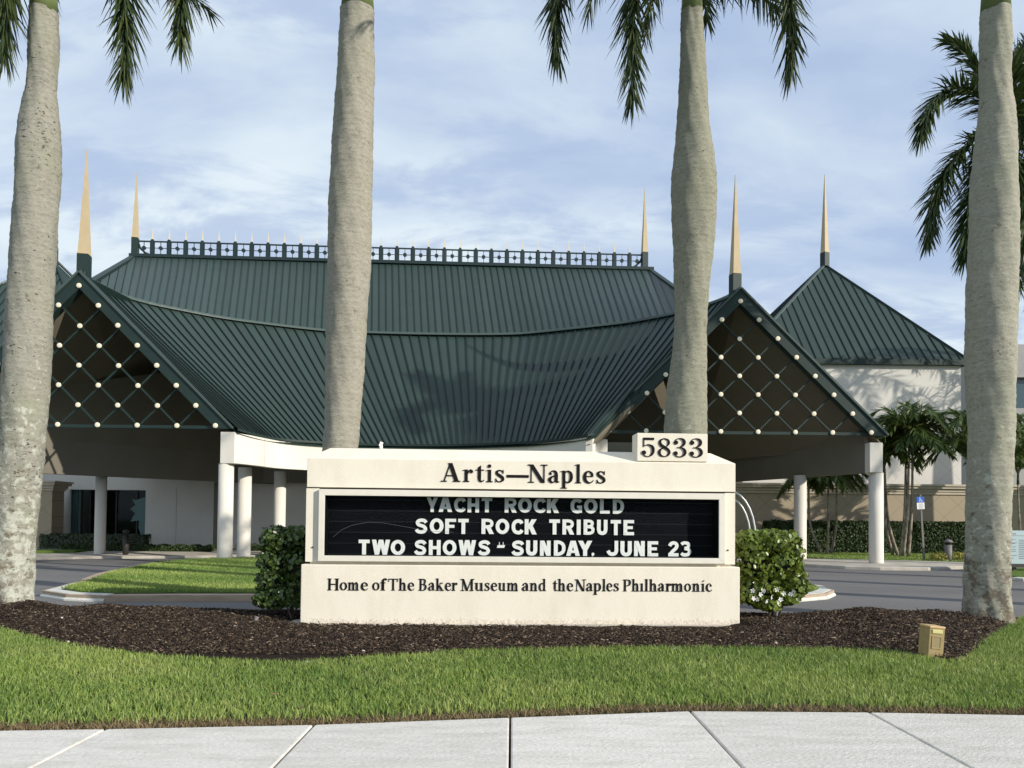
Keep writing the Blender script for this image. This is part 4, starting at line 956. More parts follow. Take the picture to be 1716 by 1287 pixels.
def serif(c, T=.175, t=.062):
    s = .055; X = .68
    st = lambda x, a=0, b=1, w=T: gl_ln(x, a, x, b, w)
    sf = lambda x, y, r=.17: gl_ln(x - r, y, x + r, y, s)
    fl = lambda x, y, r=.15: ('p', [(x - r - .05, y - .05), (x + .05, y), (x + .02, y + .03), (x - r - .05, y - .01)])
    arch = lambda x: [gl_sp([(x, .46, .05), (x + .07, .58, .07), (x + .17, .645, .10), (x + .27, .60, .15), (x + .32, .46, T), (x + .32, .2, T), (x + .32, 0, T)])]
    D = {
     'h': (.80, [st(.2, 0, 1.04), fl(.2, 1.01), sf(.2, s / 2), *arch(.27), sf(.60, s / 2)]), 'n': (.80, [st(.2, 0, X), fl(.2, X - .03), sf(.2, s / 2), *arch(.27), sf(.60, s / 2)]),
     'm': (1.22, [st(.2, 0, X), fl(.2, X - .03), sf(.2, s / 2), *arch(.27), sf(.60, s / 2), *arch(.67), sf(1.0, s / 2)]),
     'i': (.40, [st(.2, 0, X), fl(.2, X - .03), sf(.2, s / 2), gl_dot(.19, .88, .10)]), 'ı': (.40, [st(.2, 0, X), fl(.2, X - .03), sf(.2, s / 2)]), 'ì': (.40, [st(.2, 0, X), fl(.2, X - .03), sf(.2, s / 2), ('p', [(.12, .80), (.24, .84), (.34, .96), (.2, .94)])]),
     'l': (.40, [st(.2, 0, 1.04), fl(.2, 1.01), sf(.2, s / 2)]),
     'a': (.64, [gl_dot(.14, .50, .075), gl_sp([(.09, .54, .05), (.25, .655, .07), (.41, .60, .14), (.45, .45, T), (.45, .2, T), (.48, .07, .13), (.62, .06, .04)]), gl_sp([(.42, .40, .05), (.22, .33, .10), (.105, .19, .18), (.17, .06, .12), (.30, .04, .07), (.42, .14, .05)])]),
     'e': (.62, [gl_ln(.1, .375, .52, .375, .055), gl_sp([(.50, .36, .12), (.48, .53, .13), (.33, .655, .07), (.17, .58, .13), (.105, .36, .18), (.15, .15, .17), (.32, .03, .10), (.46, .06, .06), (.57, .17, .035)])]),
     'c': (.58, [gl_dot(.46, .50, .085), gl_sp([(.50, .54, .05), (.40, .65, .06), (.30, .655, .07), (.17, .58, .13), (.105, .36, .18), (.15, .15, .17), (.32, .03, .10), (.46, .06, .06), (.55, .17, .035)])]),
     'o': (.70, [gl_ring(.35, .34, .245, .305, .07, .18)]),
     's': (.50, [gl_sp([(.42, .50, .04), (.36, .61, .06), (.24, .65, .07), (.12, .58, .13), (.13, .46, .15), (.26, .36, .17), (.39, .25, .16), (.40, .12, .13), (.27, .03, .07), (.14, .05, .06), (.07, .17, .04)]), gl_ln(.425, .47, .425, .68, .04), gl_ln(.065, .0, .065, .21, .04)]),
     'r': (.58, [st(.2, 0, X), fl(.2, X - .03), sf(.2, s / 2), gl_sp([(.27, .42, .05), (.33, .57, .06), (.42, .645, .09), (.52, .62, .08)]), gl_dot(.49, .565, .09)]),
     't': (.47, [('p', [(.12, .62), (.29, .62), (.29, .92), (.12, .80)]), gl_sp([(.205, .7, T), (.205, .4, T), (.205, .2, T), (.24, .07, .13), (.34, .035, .08), (.46, .12, .035)]), gl_ln(.0, .655, .45, .655, .05)]),
     'u': (.84, [fl(.2, X - .03), gl_sp([(.2, X, T), (.2, .4, T), (.2, .2, T), (.27, .06, .12), (.40, .04, .08), (.54, .15, .05)]), st(.62, 0, X), fl(.62, X - .03), gl_ln(.62, s / 2, .80, s / 2, s)]),
     'p': (.78, [st(.2, -.30, X), fl(.2, X - .03), sf(.2, -.30 + s / 2), gl_sp([(.27, .55, .05), (.40, .655, .07), (.57, .56, .14), (.62, .34, .18), (.56, .12, .14), (.42, .03, .07), (.27, .10, .05)])]),
     'd': (.82, [st(.58, 0, 1.04), fl(.58, 1.01), gl_ln(.58, s / 2, .78, s / 2, s), gl_sp([(.52, .55, .05), (.38, .655, .07), (.2, .56, .14), (.13, .34, .18), (.19, .12, .14), (.34, .03, .07), (.52, .13, .05)])]),
     'k': (.82, [st(.2, 0, 1.04), fl(.2, 1.01), sf(.2, s / 2), gl_pa(.26, .30, .56, .66, .08), gl_pa(.38, .42, .66, 0, .21), gl_ln(.46, X - .03, .74, X - .03, s), gl_ln(.52, s / 2, .82, s / 2, s)]),
     'f': (.50, [sf(.2, s / 2), st(.2, 0, .72), gl_sp([(.2, .68, T), (.21, .86, .15), (.30, 1.0, .08), (.44, 1.0, .05)]), gl_dot(.42, .93, .08), gl_ln(.02, .655, .40, .655, .05)]),
     'H': (1.02, [st(.2), st(.82), sf(.2, s / 2), sf(.2, 1 - s / 2), sf(.82, s / 2), sf(.82, 1 - s / 2), gl_ln(.2, .52, .82, .52, t)]),
     'N': (1.06, [st(.17, 0, 1, .065), st(.86, 0, 1, .065), gl_pa(.17, 1, .80, 0, .23), sf(.17, s / 2, .15), ('p', [(0, .945), (.2, .945), (.2, 1), (0, 1)]), sf(.87, 1 - s / 2, .17)]),
     'A': (1.06, [gl_pa(.16, 0, .50, 1.02, .075), gl_pa(.86, 0, .50, 1.02, .235), gl_ln(.24, .33, .74, .33, .06), sf(.16, s / 2, .16), sf(.86, s / 2, .20)]),
     'T': (.92, [st(.46), sf(.46, s / 2), gl_ln(0, .965, .92, .965, .07), gl_pa(.03, .74, .03, .97, .05), gl_pa(.89, .74, .89, .97, .05)]),
     'B': (.84, [st(.2), sf(.16, s / 2, .16), sf(.16, 1 - s / 2, .16), gl_sp([(.2, .97, .05), (.42, .97, .06), (.60, .89, .14), (.63, .75, .17), (.56, .59, .12), (.40, .54, .06), (.2, .54, .05)]), gl_sp([(.2, .53, .05), (.46, .53, .06), (.66, .44, .15), (.70, .28, .18), (.62, .10, .14), (.44, .03, .06), (.2, .03, .05)])]),
     'M': (1.28, [st(.18, 0, 1, .07), st(1.04), gl_pa(.2, 1, .60, 0, .21), gl_pa(.60, 0, 1.02, 1, .075), sf(.18, s / 2, .16), sf(1.04, s / 2), ('p', [(0, .945), (.2, .945), (.2, 1), (0, 1)]), ('p', [(1.0, .945), (1.28, .945), (1.28, 1), (1.0, 1)])]),
     'P': (.80, [st(.2), sf(.2, s / 2), sf(.16, 1 - s / 2, .16), gl_sp([(.2, .97, .05), (.44, .97, .06), (.64, .88, .15), (.68, .71, .18), (.60, .54, .13), (.42, .47, .06), (.2, .47, .05)])]),
     '—': (1.2, [gl_ln(0, .34, 1.2, .34, .15)]),
     '5': (.67, [('p', [(.08, .885), (.64, .885), (.64, 1), (.08, 1)]), gl_ln(.115, .52, .115, .93, .06), gl_sp([(.10, .53, .04), (.22, .61, .05), (.36, .63, .08), (.55, .53, .17), (.595, .32, .18), (.52, .12, .13), (.34, .02, .05), (.15, .07, .05), (.09, .2, .06)]), gl_dot(.115, .22, .115)]),
     '8': (.68, [gl_sp([(.35, .965, .05), (.17, .88, .12), (.12, .75, .17), (.20, .60, .19), (.38, .49, .19), (.55, .36, .17), (.60, .22, .15), (.50, .07, .10), (.34, .025, .05), (.17, .08, .12), (.09, .23, .17), (.15, .38, .12), (.30, .47, .05), (.48, .57, .06), (.57, .72, .15), (.53, .88, .12), (.35, .965, .05)])]),
     '3': (.68, [gl_dot(.135, .76, .11), gl_dot(.12, .2, .11), gl_sp([(.10, .78, .04), (.15, .92, .05), (.32, .975, .05), (.50, .91, .15), (.56, .76, .18), (.48, .60, .13), (.32, .52, .05), (.2, .50, .05)]), gl_sp([(.2, .50, .05), (.36, .50, .05), (.53, .42, .14), (.60, .25, .18), (.52, .09, .13), (.33, .02, .05), (.15, .07, .05), (.07, .2, .05)])]),
    }
    g_ = D[c]
    if c in '583': g_ = (g_[0], [(ty, [(p[0], p[1], p[2] * .80) for p in pts] if ty == 's' else pts) for ty, pts in g_[1]])
    return g_
# sign frame of reference
S0 = PZ(872, 1048.7, 0.0); TH = 0.048; SU = Vector((math.cos(TH), math.sin(TH), 0)); SN = Vector((math.sin(TH), -math.cos(TH), 0))   # SN towards viewer
def SG(px, py, d=0.0):
    """photo point -> (u, z) on the plane d metres in front of the sign's face"""
    o = S0 + SN * d; r_ = ray(px, py); t = (o - CAM).dot(SN) / r_.dot(SN); p = CAM + r_ * t; return (p - o).dot(SU), p.z
def SW(u, d, z): return S0 + SU * u + SN * d + Vector((0, 0, z - S0.z))
def sbox(q, u0, u1, d0, d1, z0, z1):
    vs = [SW(u, d, z) for z in (z0, z1) for d in (d0, d1) for u in (u0, u1)]
    return q.add(vs, [(0, 1, 3, 2), (4, 6, 7, 5), (0, 4, 5, 1), (2, 3, 7, 6), (0, 2, 6, 4), (1, 5, 7, 3)])
def letter(glyph, x0, x1, ybase, cap_px, d, mat_, parent, thick=.018, name='letter'):
    gw, els = glyph; u0, zb_ = SG(x0, ybase, d); u1, _ = SG(x1, ybase, d); _, zc = SG((x0 + x1) / 2, ybase - cap_px, d); _, zb_ = SG((x0 + x1) / 2, ybase, d)
    # true extents of glyph
    sx_ = (u1 - u0) / gw; sz = zc - zb_; q = MB()
    for k, (ty, pts) in enumerate(els):
        th = thick + .0012 * k
        T_ = lambda x, y, z: SW(u0 + x * sx_, d + z, zb_ + y * sz)
        if ty == 'p':
            n = len(pts); area = sum(pts[i][0] * pts[(i + 1) % n][1] - pts[(i + 1) % n][0] * pts[i][1] for i in range(n))
            if area < 0: pts = pts[::-1]
            q.add([T_(x, y, th) for x, y in pts] + [T_(x, y, 0) for x, y in pts], [tuple(range(n))] + [(i, n + i, n + (i + 1) % n, (i + 1) % n) for i in range(n)])
        else:
            n = len(pts); cl = ty == 'r'; Lp, Rp = [], []
            for i, (x, y, w) in enumerate(pts):
                a = pts[(i - 1) % n] if cl else pts[max(i - 1, 0)]; b = pts[(i + 1) % n] if cl else pts[min(i + 1, n - 1)]
                dx, dy = b[0] - a[0], b[1] - a[1]; l = math.hypot(dx, dy) or 1; nx_, ny_ = -dy / l * w / 2, dx / l * w / 2
                Lp.append((x + nx_, y + ny_)); Rp.append((x - nx_, y - ny_))
            vs = []
            for a, b in zip(Lp, Rp): vs += [T_(a[0], a[1], th), T_(b[0], b[1], th), T_(b[0], b[1], 0), T_(a[0], a[1], 0)]
            fs = []
            for i in range(n if cl else n - 1):
                o = i * 4; p_ = ((i + 1) % n) * 4
                fs += [(o, o + 1, p_ + 1, p_), (o + 1, o + 2, p_ + 2, p_ + 1), (o + 3, o, p_, p_ + 3)]
            if not cl: fs += [(0, 3, 2, 1), ((n - 1) * 4, (n - 1) * 4 + 1, (n - 1) * 4 + 2, (n - 1) * 4 + 3)]
            q.add(vs, fs)
    return q.build(name, mat_, parent)

# ================================================================== MONUMENT SIGN
sign = thing('monument_sign', (S0.x, S0.y, 0), 'wide cream monument sign with black changeable letter board and street number block', 'sign')
DEPTH = .80
uL, z_bt = SG(504.5, 945.8, .06); uR, _ = SG(1240, 950, .06)
q = MB(); sbox(q, uL, uR, .06, -DEPTH - .06, -.05, z_bt); bevel(q.build('base_block', M_SIGN, sign), .012)
u0, _ = SG(437, 1046, .12); u1, _ = SG(1300, 1050, .12)
q = MB(); sbox(q, u0, u1, .13, -DEPTH - .2, -.12, .034); bevel(q.build('footing', M_CONC, sign), .01)
bL, zt_ = SG(513.5, 820, 0); bR, _ = SG(1232, 826, 0); _, zt_ = SG(872, 822.2, 0); _, zbb = SG(872, 943.5, 0)
RD = .235   # recess of letter board behind block face
fl_, _ = SG(534, 880, 0); fr_, _ = SG(1215, 880, 0)
q = MB(); sbox(q, bL, bR, -RD, -DEPTH, zbb, zt_); sbox(q, bL, fl_, 0, -RD - .002, zbb, zt_); sbox(q, fr_, bR, 0, -RD - .002, zbb, zt_)
q.build('cabinet', M_SIGN, sign)
q = MB(); sbox(q, bL + .06, bR - .06, -.045, -DEPTH + .05, z_bt - .01, zbb + .004); q.build('neck', M_SIGN, sign)
# display frame (proud of the cabinet)
FD = .062
ol, _ = SG(533.5, 880, FD); il, _ = SG(543.5, 880, FD); ir, _ = SG(1205, 880, FD); orr, _ = SG(1215.5, 880, FD)
_, ozt = SG(872, 823.2, FD); _, izt = SG(872, 833.6, FD); _, izb = SG(872, 933.2, FD); _, ozb = SG(872, 942.7, FD)
def mitre(pts, name):
    q = MB(); n = 4
    f = [SW(u, FD, z) for u, z in pts]; b = [SW(u, -RD + .003, z) for u, z in pts]
    q.add(f + b, [(0, 1, 2, 3), (7, 6, 5, 4), (0, 4, 5, 1), (1, 5, 6, 2), (2, 6, 7, 3), (3, 7, 4, 0)]); return bevel(q.build(name, M_FRAME, disp), .004, 2)
q = MB(); sbox(q, il + .001, ir - .001, -RD + .006, -RD + .03, izb + .001, izt - .001); 
disp = q.build('letter_board', M_BOARD, sign)
mitre([(ol, ozb), (orr, ozb), (ir, izb), (il, izb)], 'frame_member'); mitre([(il, izt), (ir, izt), (orr, ozt), (ol, ozt)], 'frame_member')
mitre([(ol, ozb), (il, izb), (il, izt), (ol, ozt)], 'frame_member'); mitre([(ir, izb), (orr, ozb), (orr, ozt), (ir, izt)], 'frame_member')
for k_, (a_, b_, c_, d_) in enumerate(((il + .001, il + .006, izb + .002, izt - .002), (ir - .006, ir - .001, izb + .002, izt - .002), (il + .007, ir - .007, izb + .001, izb + .005), (il + .007, ir - .007, izt - .005, izt - .001))):
    q = MB(); sbox(q, a_, b_, -RD + .031, FD - .022, c_, d_); q.build('liner', M_BOARD, disp)
for zz in np.linspace(izb + .005, izt - .06, 6):
    q = MB(); sbox(q, il + .008, ir - .008, -RD + .028, -RD + .036, zz + .002, zz + .012); q.build('track', M_RAIL, disp)
q = MB(); sbox(q, il + .002, ir - .002, FD - .012, FD - .017, izb + .002, izt - .002); q.build('glass_pane', M_PANE, sign)
for px, py in ((524, 917), (1219.5, 922)):
    uu, zz = SG(px, py, .0); q = MB(); q.tube([SW(uu, 0, zz), SW(uu, .014, zz)], .012, 10); q.build('lock', M_LOCK, sign)
# cap with hipped top
cL, _ = SG(514.5, 800, .012); cR, _ = SG(1232.5, 800, .012); _, cz0 = SG(872, 820.3, .012); _, cz1 = SG(872, 772.2, .012)
q = MB(); cd = .012; yb = -DEPTH - .012; mid = -DEPTH / 2
# ridge: straight hips
rl, rz = SG(554, 752.0, mid); rr, rz2 = SG(1190, 760.5, mid); _, rz = SG(872, 755.0, mid)
pts = [SW(cL, cd, cz0), SW(cR, cd, cz0), SW(cR, yb, cz0), SW(cL, yb, cz0), SW(cL, cd, cz1), SW(cR, cd, cz1), SW(cR, yb, cz1), SW(cL, yb, cz1), SW(rl, mid, rz), SW(rr, mid, rz)]
q.add(pts, [(0, 1, 5, 4), (1, 2, 6, 5), (2, 3, 7, 6), (3, 0, 4, 7), (4, 5, 9, 8), (5, 6, 9), (6, 7, 8, 9), (7, 4, 8), (0, 3, 2, 1)])
bevel(q.build('cap', M_CAP, sign), .006)
# recessed gap between cap and cabinet, its shadow put into a near-black colour
q = MB(); sbox(q, bL + .01, bR - .01, -.012, -DEPTH + .01, zt_ - .001, cz0 + .001); q.build('reveal', M_LOCK, sign)
# number block
n0, _ = SG(1067.7, 750, .0); n1, _ = SG(1185.6, 750, .0); _, nz0 = SG(1126, 773.5, 0); _, nz1 = SG(1126, 726.3, 0)
q = MB(); sbox(q, n0, n1, .004, -.36, nz0 + .003, nz1); nbk = bevel(q.build('number_block', M_SIGN, sign), .006)
X5 = lambda z: 1050 + z / 8.58
for ch, a, b, yb_ in (('5', 215, 402, 765.6), ('8', 445, 635, 765.8), ('3', 670, 862, 766.2), ('3', 902, 1097, 766.6)):
    letter(serif(ch), X5(a), X5(b), yb_, 32.2, .004, M_INK, nbk, .012, 'numeral')
# cap lettering
XA = lambda z: 730 + z / 5.72
lay = [('A', 52, 238), ('r', 258, 360), ('t', 383, 468), ('i', 482, 552), ('s', 565, 662), ('—', 680, 893), ('N', 885, 1075), ('a', 1075, 1190), ('p', 1195, 1328), ('l', 1333, 1400), ('e', 1410, 1522), ('s', 1535, 1632)]
for ch, a, b in lay:
    xm = XA((a + b) / 2); letter(serif(ch), XA(a), XA(b), 808.6 + (xm - 872) * .0125, 30.6, .012, M_INK, sign, .009)
XB = lambda z: 540 + z / 5.047
XC = lambda z: 870 + z / 5.047
l1 = [('H', 42, 145), ('o', 147, 213), ('m', 215, 315), ('e', 325, 392), ('o', 422, 487), ('f', 490, 548), ('T', 560, 640), ('h', 645, 715), ('e', 722, 783), ('B', 815, 888), ('a', 895, 955), ('k', 957, 1030), ('e', 1037, 1095), ('r', 1092, 1145), ('M', 1172, 1287), ('u', 1287, 1368), ('s', 1372, 1418), ('e', 1425, 1485), ('u', 1487, 1555), ('m', 1560, 1662)]
l2 = [('a', 22, 85), ('n', 88, 158), ('d', 163, 232), ('t', 285, 325), ('h', 325, 395), ('e', 402, 462), ('N', 472, 567), ('a', 565, 625), ('p', 625, 700), ('l', 700, 735), ('e', 737, 793), ('s', 797, 845), ('P', 877, 948), ('h', 950, 1017), ('ı', 1020, 1055), ('l', 1058, 1095), ('h', 1097, 1168), ('a', 1172, 1232), ('r', 1235, 1290), ('m', 1285, 1390), ('o', 1395, 1455), ('n', 1462, 1530), ('ì', 1537, 1572), ('c', 1577, 1632)]
for fx, l in ((XB, l1), (XC, l2)):
    for ch, a, b in l:
        xm = fx((a + b) / 2); letter(serif(ch, .19, .075), fx(a), fx(b), 990.2 + (xm - 872) * .0035, 19.8, .06, M_INK, sign, .007)
# marquee letters on their tracks
ra = lambda z: 590 + z / 5.72
rb = lambda z: 880 + z / 5.72
rows = [(859.6, 25.0, [('Y', ra(712), ra(820)), ('A', ra(828), ra(958)), ('C', ra(978), ra(1085)), ('H', ra(1108), ra(1218)), ('T', ra(1240), ra(1342)), ('R', ra(1463), ra(1578)), ('O', 868.3, 890.8), ('C', rb(80), rb(190)), ('K', rb(208), rb(322)), ('G', rb(435), rb(545)), ('O', rb(565), rb(693)), ('L', rb(715), rb(812)), ('D', rb(840), rb(948))]),
        (895.6, 25.4, [('S', ra(605), ra(722)), ('O', ra(742), ra(875)), ('F', ra(893), ra(998)), ('T', ra(1015), ra(1117)), ('R', ra(1240), ra(1358)), ('O', ra(1376), ra(1507)), ('C', ra(1527), ra(1635)), ('K', ra(1655), rb(110)), ('T', rb(232), rb(330)), ('R', rb(355), rb(472)), ('I', rb(495), rb(530)), ('B', rb(560), rb(666)), ('U', rb(688), rb(790)), ('T', rb(820), rb(918)), ('E', rb(943), rb(1043))]),
        (931.2, 25.4, [('T', ra(63), ra(166)), ('W', ra(190), ra(363)), ('O', ra(372), ra(508)), ('S', ra(596), ra(712)), ('H', ra(735), ra(847)), ('O', ra(867), ra(1000)), ('W', ra(1018), ra(1187)), ('S', ra(1207), ra(1322)), ('-', ra(1385), ra(1465)), ('S', ra(1530), ra(1648)), ('U', rb(9), rb(118)), ('N', rb(142), rb(245)), ('D', rb(273), rb(385)), ('A', rb(393), rb(525)), ('Y', rb(507), rb(642)), (',', rb(635), rb(660)), ('J', rb(778), rb(893)), ('U', rb(912), rb(1022)), ('N', rb(1043), rb(1145)), ('E', rb(1173), rb(1273)), ('2', rb(1367), rb(1472)), ('3', rb(1487), rb(1588))])]
dl = -RD + .040
for i, (yb_, cp, l) in enumerate(rows):
    sl_ = (.0095, .0078, .0052)[i]
    for ch, a, b in l: letter(sans(ch), a + random.uniform(-.35, .35), b + random.uniform(-.35, .35), yb_ - random.uniform(0, .5) + ((a + b) / 2 - 872) * sl_, cp, dl, M_LETTER, disp, .010, 'marquee_letter')
# long faint scratch on the board
q = MB(); pts = [(558, 900), (572, 888), (590, 880), (615, 875.5), (640, 876), (680, 883), (720, 890), (760, 892)]
q.tube([SW(*[SG(x, y, FD - .005)[0]], FD - .011, SG(x, y, FD - .005)[1]) for x, y in pts], .0022, 4); q.build('scratch', mat('scratch_grey', (.11, .12, .13), .5), sign)
# little fixture poking up behind the ridge
uu, zz = SG(638.5, 752, mid); q = MB(); q.tube([SW(uu, mid, rz - .005), SW(uu, mid, rz + .05)], [.03, .025], 10); q.box(SW(uu, mid, rz + .07), (.04, .05, .07), ry=.4)
o = q.build('roof_fixture', M_PETAL, None, False); tag(o, 'small white light fixture poking up behind the left part of the sign cap', 'light fixture')

# ================================================================== PALMS
def leaflets(V, Fq, tones, rach, n, Lmax, Wd, r, plume=.6, droop=.35, side_ref=None, a0=68, a1=22, start=.10, Lmin=.35, stiff=False):
    """append leaflets along a polyline rachis (list of Vector)"""
    m_ = len(rach); cum = [0]
    for a, b in zip(rach, rach[1:]): cum.append(cum[-1] + (b - a).length)
    T = cum[-1]
    for k in range(n):
        s_ = start + (1 - start) * (k + r.random() * .6) / n
        d = s_ * T; j = 0
        while j < m_ - 2 and cum[j + 1] < d: j += 1
        f = (d - cum[j]) / max(1e-6, cum[j + 1] - cum[j]); p = rach[j].lerp(rach[j + 1], f); t = (rach[j + 1] - rach[j]).normalized()
        sd = side_ref - t * side_ref.dot(t); sd.normalize(); up_ = sd.cross(t)
        L = Lmax * (Lmin + (1 - Lmin) * math.sin(math.pi * min(1, .12 + .80 * s_)) ** .8) * (r.random() * .2 + .88)
        al = R(a0 + (a1 - a0) * s_ + r.gauss(0, 5))
        for sgn in (-1, 1):
            ph = r.gauss(0, plume); ax = sd * (sgn * math.cos(ph)) + up_ * math.sin(ph)
            dr = t * math.cos(al) + ax * math.sin(al); dr.normalize()
            w = Wd * (r.random() * .4 + .8) * .5; wv = dr.cross(Vector((r.gauss(0, .5), r.gauss(0, .5), 1))); 
            if wv.length < 1e-3: wv = Vector((1, 0, 0))
            wv.normalize(); pts = []; K = 3
            for q_ in range(K + 1):
                u = q_ / K; c = p + dr * (L * u); c.z -= droop * L * u * u * r_uniform(r, .7, 1.2)
                ww = w * (1.0 if q_ in (1,) else .7 if q_ == 0 else .75 if q_ == 2 else .08)
                pts.append((c - wv * ww, c + wv * ww))
            b0 = len(V)
            for a, b in pts: V.append(a[:]); V.append(b[:])
            tn = min(1, max(0, r.gauss(.22, .22))); tones.extend([tn] * 8)
            for q_ in range(K): Fq.append((b0 + 2 * q_, b0 + 2 * q_ + 1, b0 + 2 * q_ + 3, b0 + 2 * q_ + 2))
def r_uniform(r, a, b): return a + (b - a) * r.random()
def bez(p0, p1, p2, p3, n=16):
    return [p0 * (1 - t) ** 3 + p1 * (3 * t * (1 - t) ** 2) + p2 * (3 * t * t * (1 - t)) + p3 * t ** 3 for t in [k / n for k in range(n + 1)]]
def make_frond(parent, pts, nl, Lmax, Wd, r, mat_, side=None, thick=.03, **kw):
    h = pts[-1] - pts[0]; sr = side or Vector((-h.y, h.x, 0)); 
    if sr.length < .05: sr = Vector((1, 0, 0))
    sr = sr.normalized(); V, Fq, tn = [], [], []
    leaflets(V, Fq, tn, pts, nl, Lmax, Wd, r, side_ref=sr, **kw)
    q = MB(); q.v = [tuple(v) for v in V]; q.f = Fq; q.mi = [0] * len(Fq); q.tone = tn; q.cur = 1
    k0 = len(q.v); q.tube(pts, [thick * (1 - .85 * i / (len(pts) - 1)) for i in range(len(pts))], 6); q.tone += [0.3] * (len(q.v) - k0)
    return q.build('frond', [mat_, M_RACH], parent)
def trunk(parent, rows, D, mt, zb_, ztop=None, seed=0):
    """rows: (photo y, left x, right x) -> lathe with slightly lumpy rings"""
    ctr = []
    for y, a, b in rows:
        pl, pr_ = P(a, y, D), P(b, y, D); ctr.append(((pl.x + pr_.x) / 2, pl.z / 2 + pr_.z / 2, (pr_.x - pl.x) / 2))
    ctr.sort(key=lambda c: c[1]); zs = [c[1] for c in ctr]; xs_ = [c[0] for c in ctr]; rs_ = [c[2] for c in ctr]
    z0, z1 = zb_, (ztop or zs[-1]); n = 180; ns = 56; V = []; rn = np.random.default_rng(seed)
    zz = np.linspace(z0, z1, n); th = np.linspace(0, 2 * np.pi, ns, endpoint=False)
    def sm(xq, xp, fp):   # smooth interpolation
        v = np.interp(xq, xp, fp); k = 9; pad = np.concatenate([np.full(k, v[0]), v, np.full(k, v[-1])]); ker = np.hanning(2 * k + 1); ker /= ker.sum(); return np.convolve(pad, ker, 'valid')
    cx_ = sm(zz, zs, xs_); rr = sm(zz, zs, rs_)
    if z0 < .3: rr *= 1 + .16 * np.exp(-np.maximum(zz - z0, 0) / .16)
    ph = rn.uniform(0, 6, 8)
    for i, z in enumerate(zz):
        ring = .0035 * np.sin(z * 62 + ph[0]) + .004 * np.sin(z * 17 + ph[1])
        lump = .006 * np.sin(3 * th + z * 2.1 + ph[2]) + .005 * np.sin(5 * th - z * 3.7 + ph[3]) + .004 * np.sin(9 * th + z * 7 + ph[4])
        lump = lump * (1 + 2.2 * np.exp(-max(z, 0) / .7)); r_ = rr[i] * (1 + 0) + ring + lump
        V.append(np.stack([cx_[i] + r_ * np.cos(th), D + r_ * np.sin(th), np.full(ns, z)], 1))
    V = np.concatenate(V); I = np.arange((n - 1) * ns).reshape(n - 1, ns); J = np.roll(I, -1, axis=1)
    Fq = np.stack([I, J, J + ns, I + ns], 2).reshape(-1, 4)
    o = npmesh('trunk', V, Fq, mt, parent, smooth=True); return cx_[-1], z1, rr[-1]
def royal(name_i, rows, D, mt, label, hang, seed, crown_z=11.2, lean=0.0, nf=12, group='royal palms in a row behind the sign', zb_=0.0, lf=1.0):
    pl = P(sum(rows[-1][1:]) / 2, 870, D); t = thing('royal_palm', (pl.x, D, 0), label, 'palm tree', group)
    r = random.Random(seed); x_, z_, r_ = trunk(t, rows, D, mt, zb_, seed=seed)
    # crownshaft
    q = MB(); X_, Y_ = x_ + lean, D
    q.tube([(x_, D, z_ - .02), (x_ + lean * .4, D, z_ + .5), (x_ + lean * .8, D, crown_z - .6), (X_, D, crown_z)], [r_ * 1.0, r_ * .86, r_ * .75, .10], 24, caps=True); q.build('crownshaft', M_SHAFT, t, True)
    top = Vector((X_, D, crown_z))
    for (tx, ty, dd) in hang:      # fronds whose tips show in the photo
        tip = P(tx, ty, D + dd); h = Vector((tip.x - top.x, tip.y - top.y, 0)); l = h.length; hd = h / max(l, .01)
        p1 = top + hd * (l * .35) + Vector((0, 0, 1.7 * lf)); p2 = Vector((tip.x, tip.y, tip.z)) + Vector((0, 0, 2.9 * lf)) + hd * (.12 * l)
        make_frond(t, bez(top - Vector((0, 0, .3)), p1, p2, tip, 22), int(210 * lf), .72 * lf, .036, r, M_FROND, plume=.65, droop=.22, a0=66, a1=24, Lmin=.42)
    for k in range(nf):
        az = 2 * math.pi * (k + r.random() * .5) / nf; l = r_uniform(r, 2.6, 3.4) * lf; hd = Vector((math.cos(az), math.sin(az), 0)); rise = r_uniform(r, .9, 2.4)
        tip = top + hd * l + Vector((0, 0, r_uniform(r, .3, 1.8)));
        make_frond(t, bez(top - Vector((0, 0, .3)), top + hd * (l * .3) + Vector((0, 0, rise)), top + hd * (l * .9) + Vector((0, 0, rise * .9)), tip, 14), int(70 * lf), .62 * lf, .034, r, M_FROND, plume=.7, droop=.35)
    return t
M_FRONDB = mat('far_palm_leaflet', (.035, .060, .018), .45, (.05, .085, .022), 2.0, spec=.4, attr=('tone', (.09, .12, .03)), trans=.2)
T1 = trunk_mat('palm_bark_lichen', (.27, .26, .22), 1.0, (.26, .27, .185), .8, .80)
T2 = trunk_mat('palm_bark_warm', (.29, .272, .225), .15, (.27, .27, .205), .25)
T3 = trunk_mat('palm_bark_olive', (.25, .245, .19), .25, (.22, .225, .16), .4, .84)
T4 = trunk_mat('palm_bark_pale', (.31, .30, .245), .5, (.28, .295, .205), .9, .86)
DPM = 12.0
rows1 = [(20, 52, 94), (85, 49.5, 97), (120, 49, 93), (145, 49, 90.5), (180, 42, 95), (235, 31.5, 99), (290, 30, 97), (330, 29, 94), (400, 23, 91), (482, 19, 86), (560, 13, 83), (640, 8, 78), (730, 2, 73), (790, -1, 67), (850, -5, 60), (930, -10, 53), (1000, -15, 49), (1030, -17, 49)]
royal(1, rows1, DPM, T1, 'leftmost royal palm, its lichen blotched trunk cut by the left edge', [(207, 128, .2), (302, 66, .5), (8, 88, -.3)], 21, 11.0)
rows2 = [(20, 572, 627), (85, 567, 627), (250, 556.5, 625), (330, 552.5, 623.5), (400, 549.5, 622), (500, 548.3, 617.5), (560, 547.5, 613.6), (640, 545.6, 608.5), (710, 545, 602.6), (755, 539.5, 598), (900, 533, 592), (1040, 528, 590)]
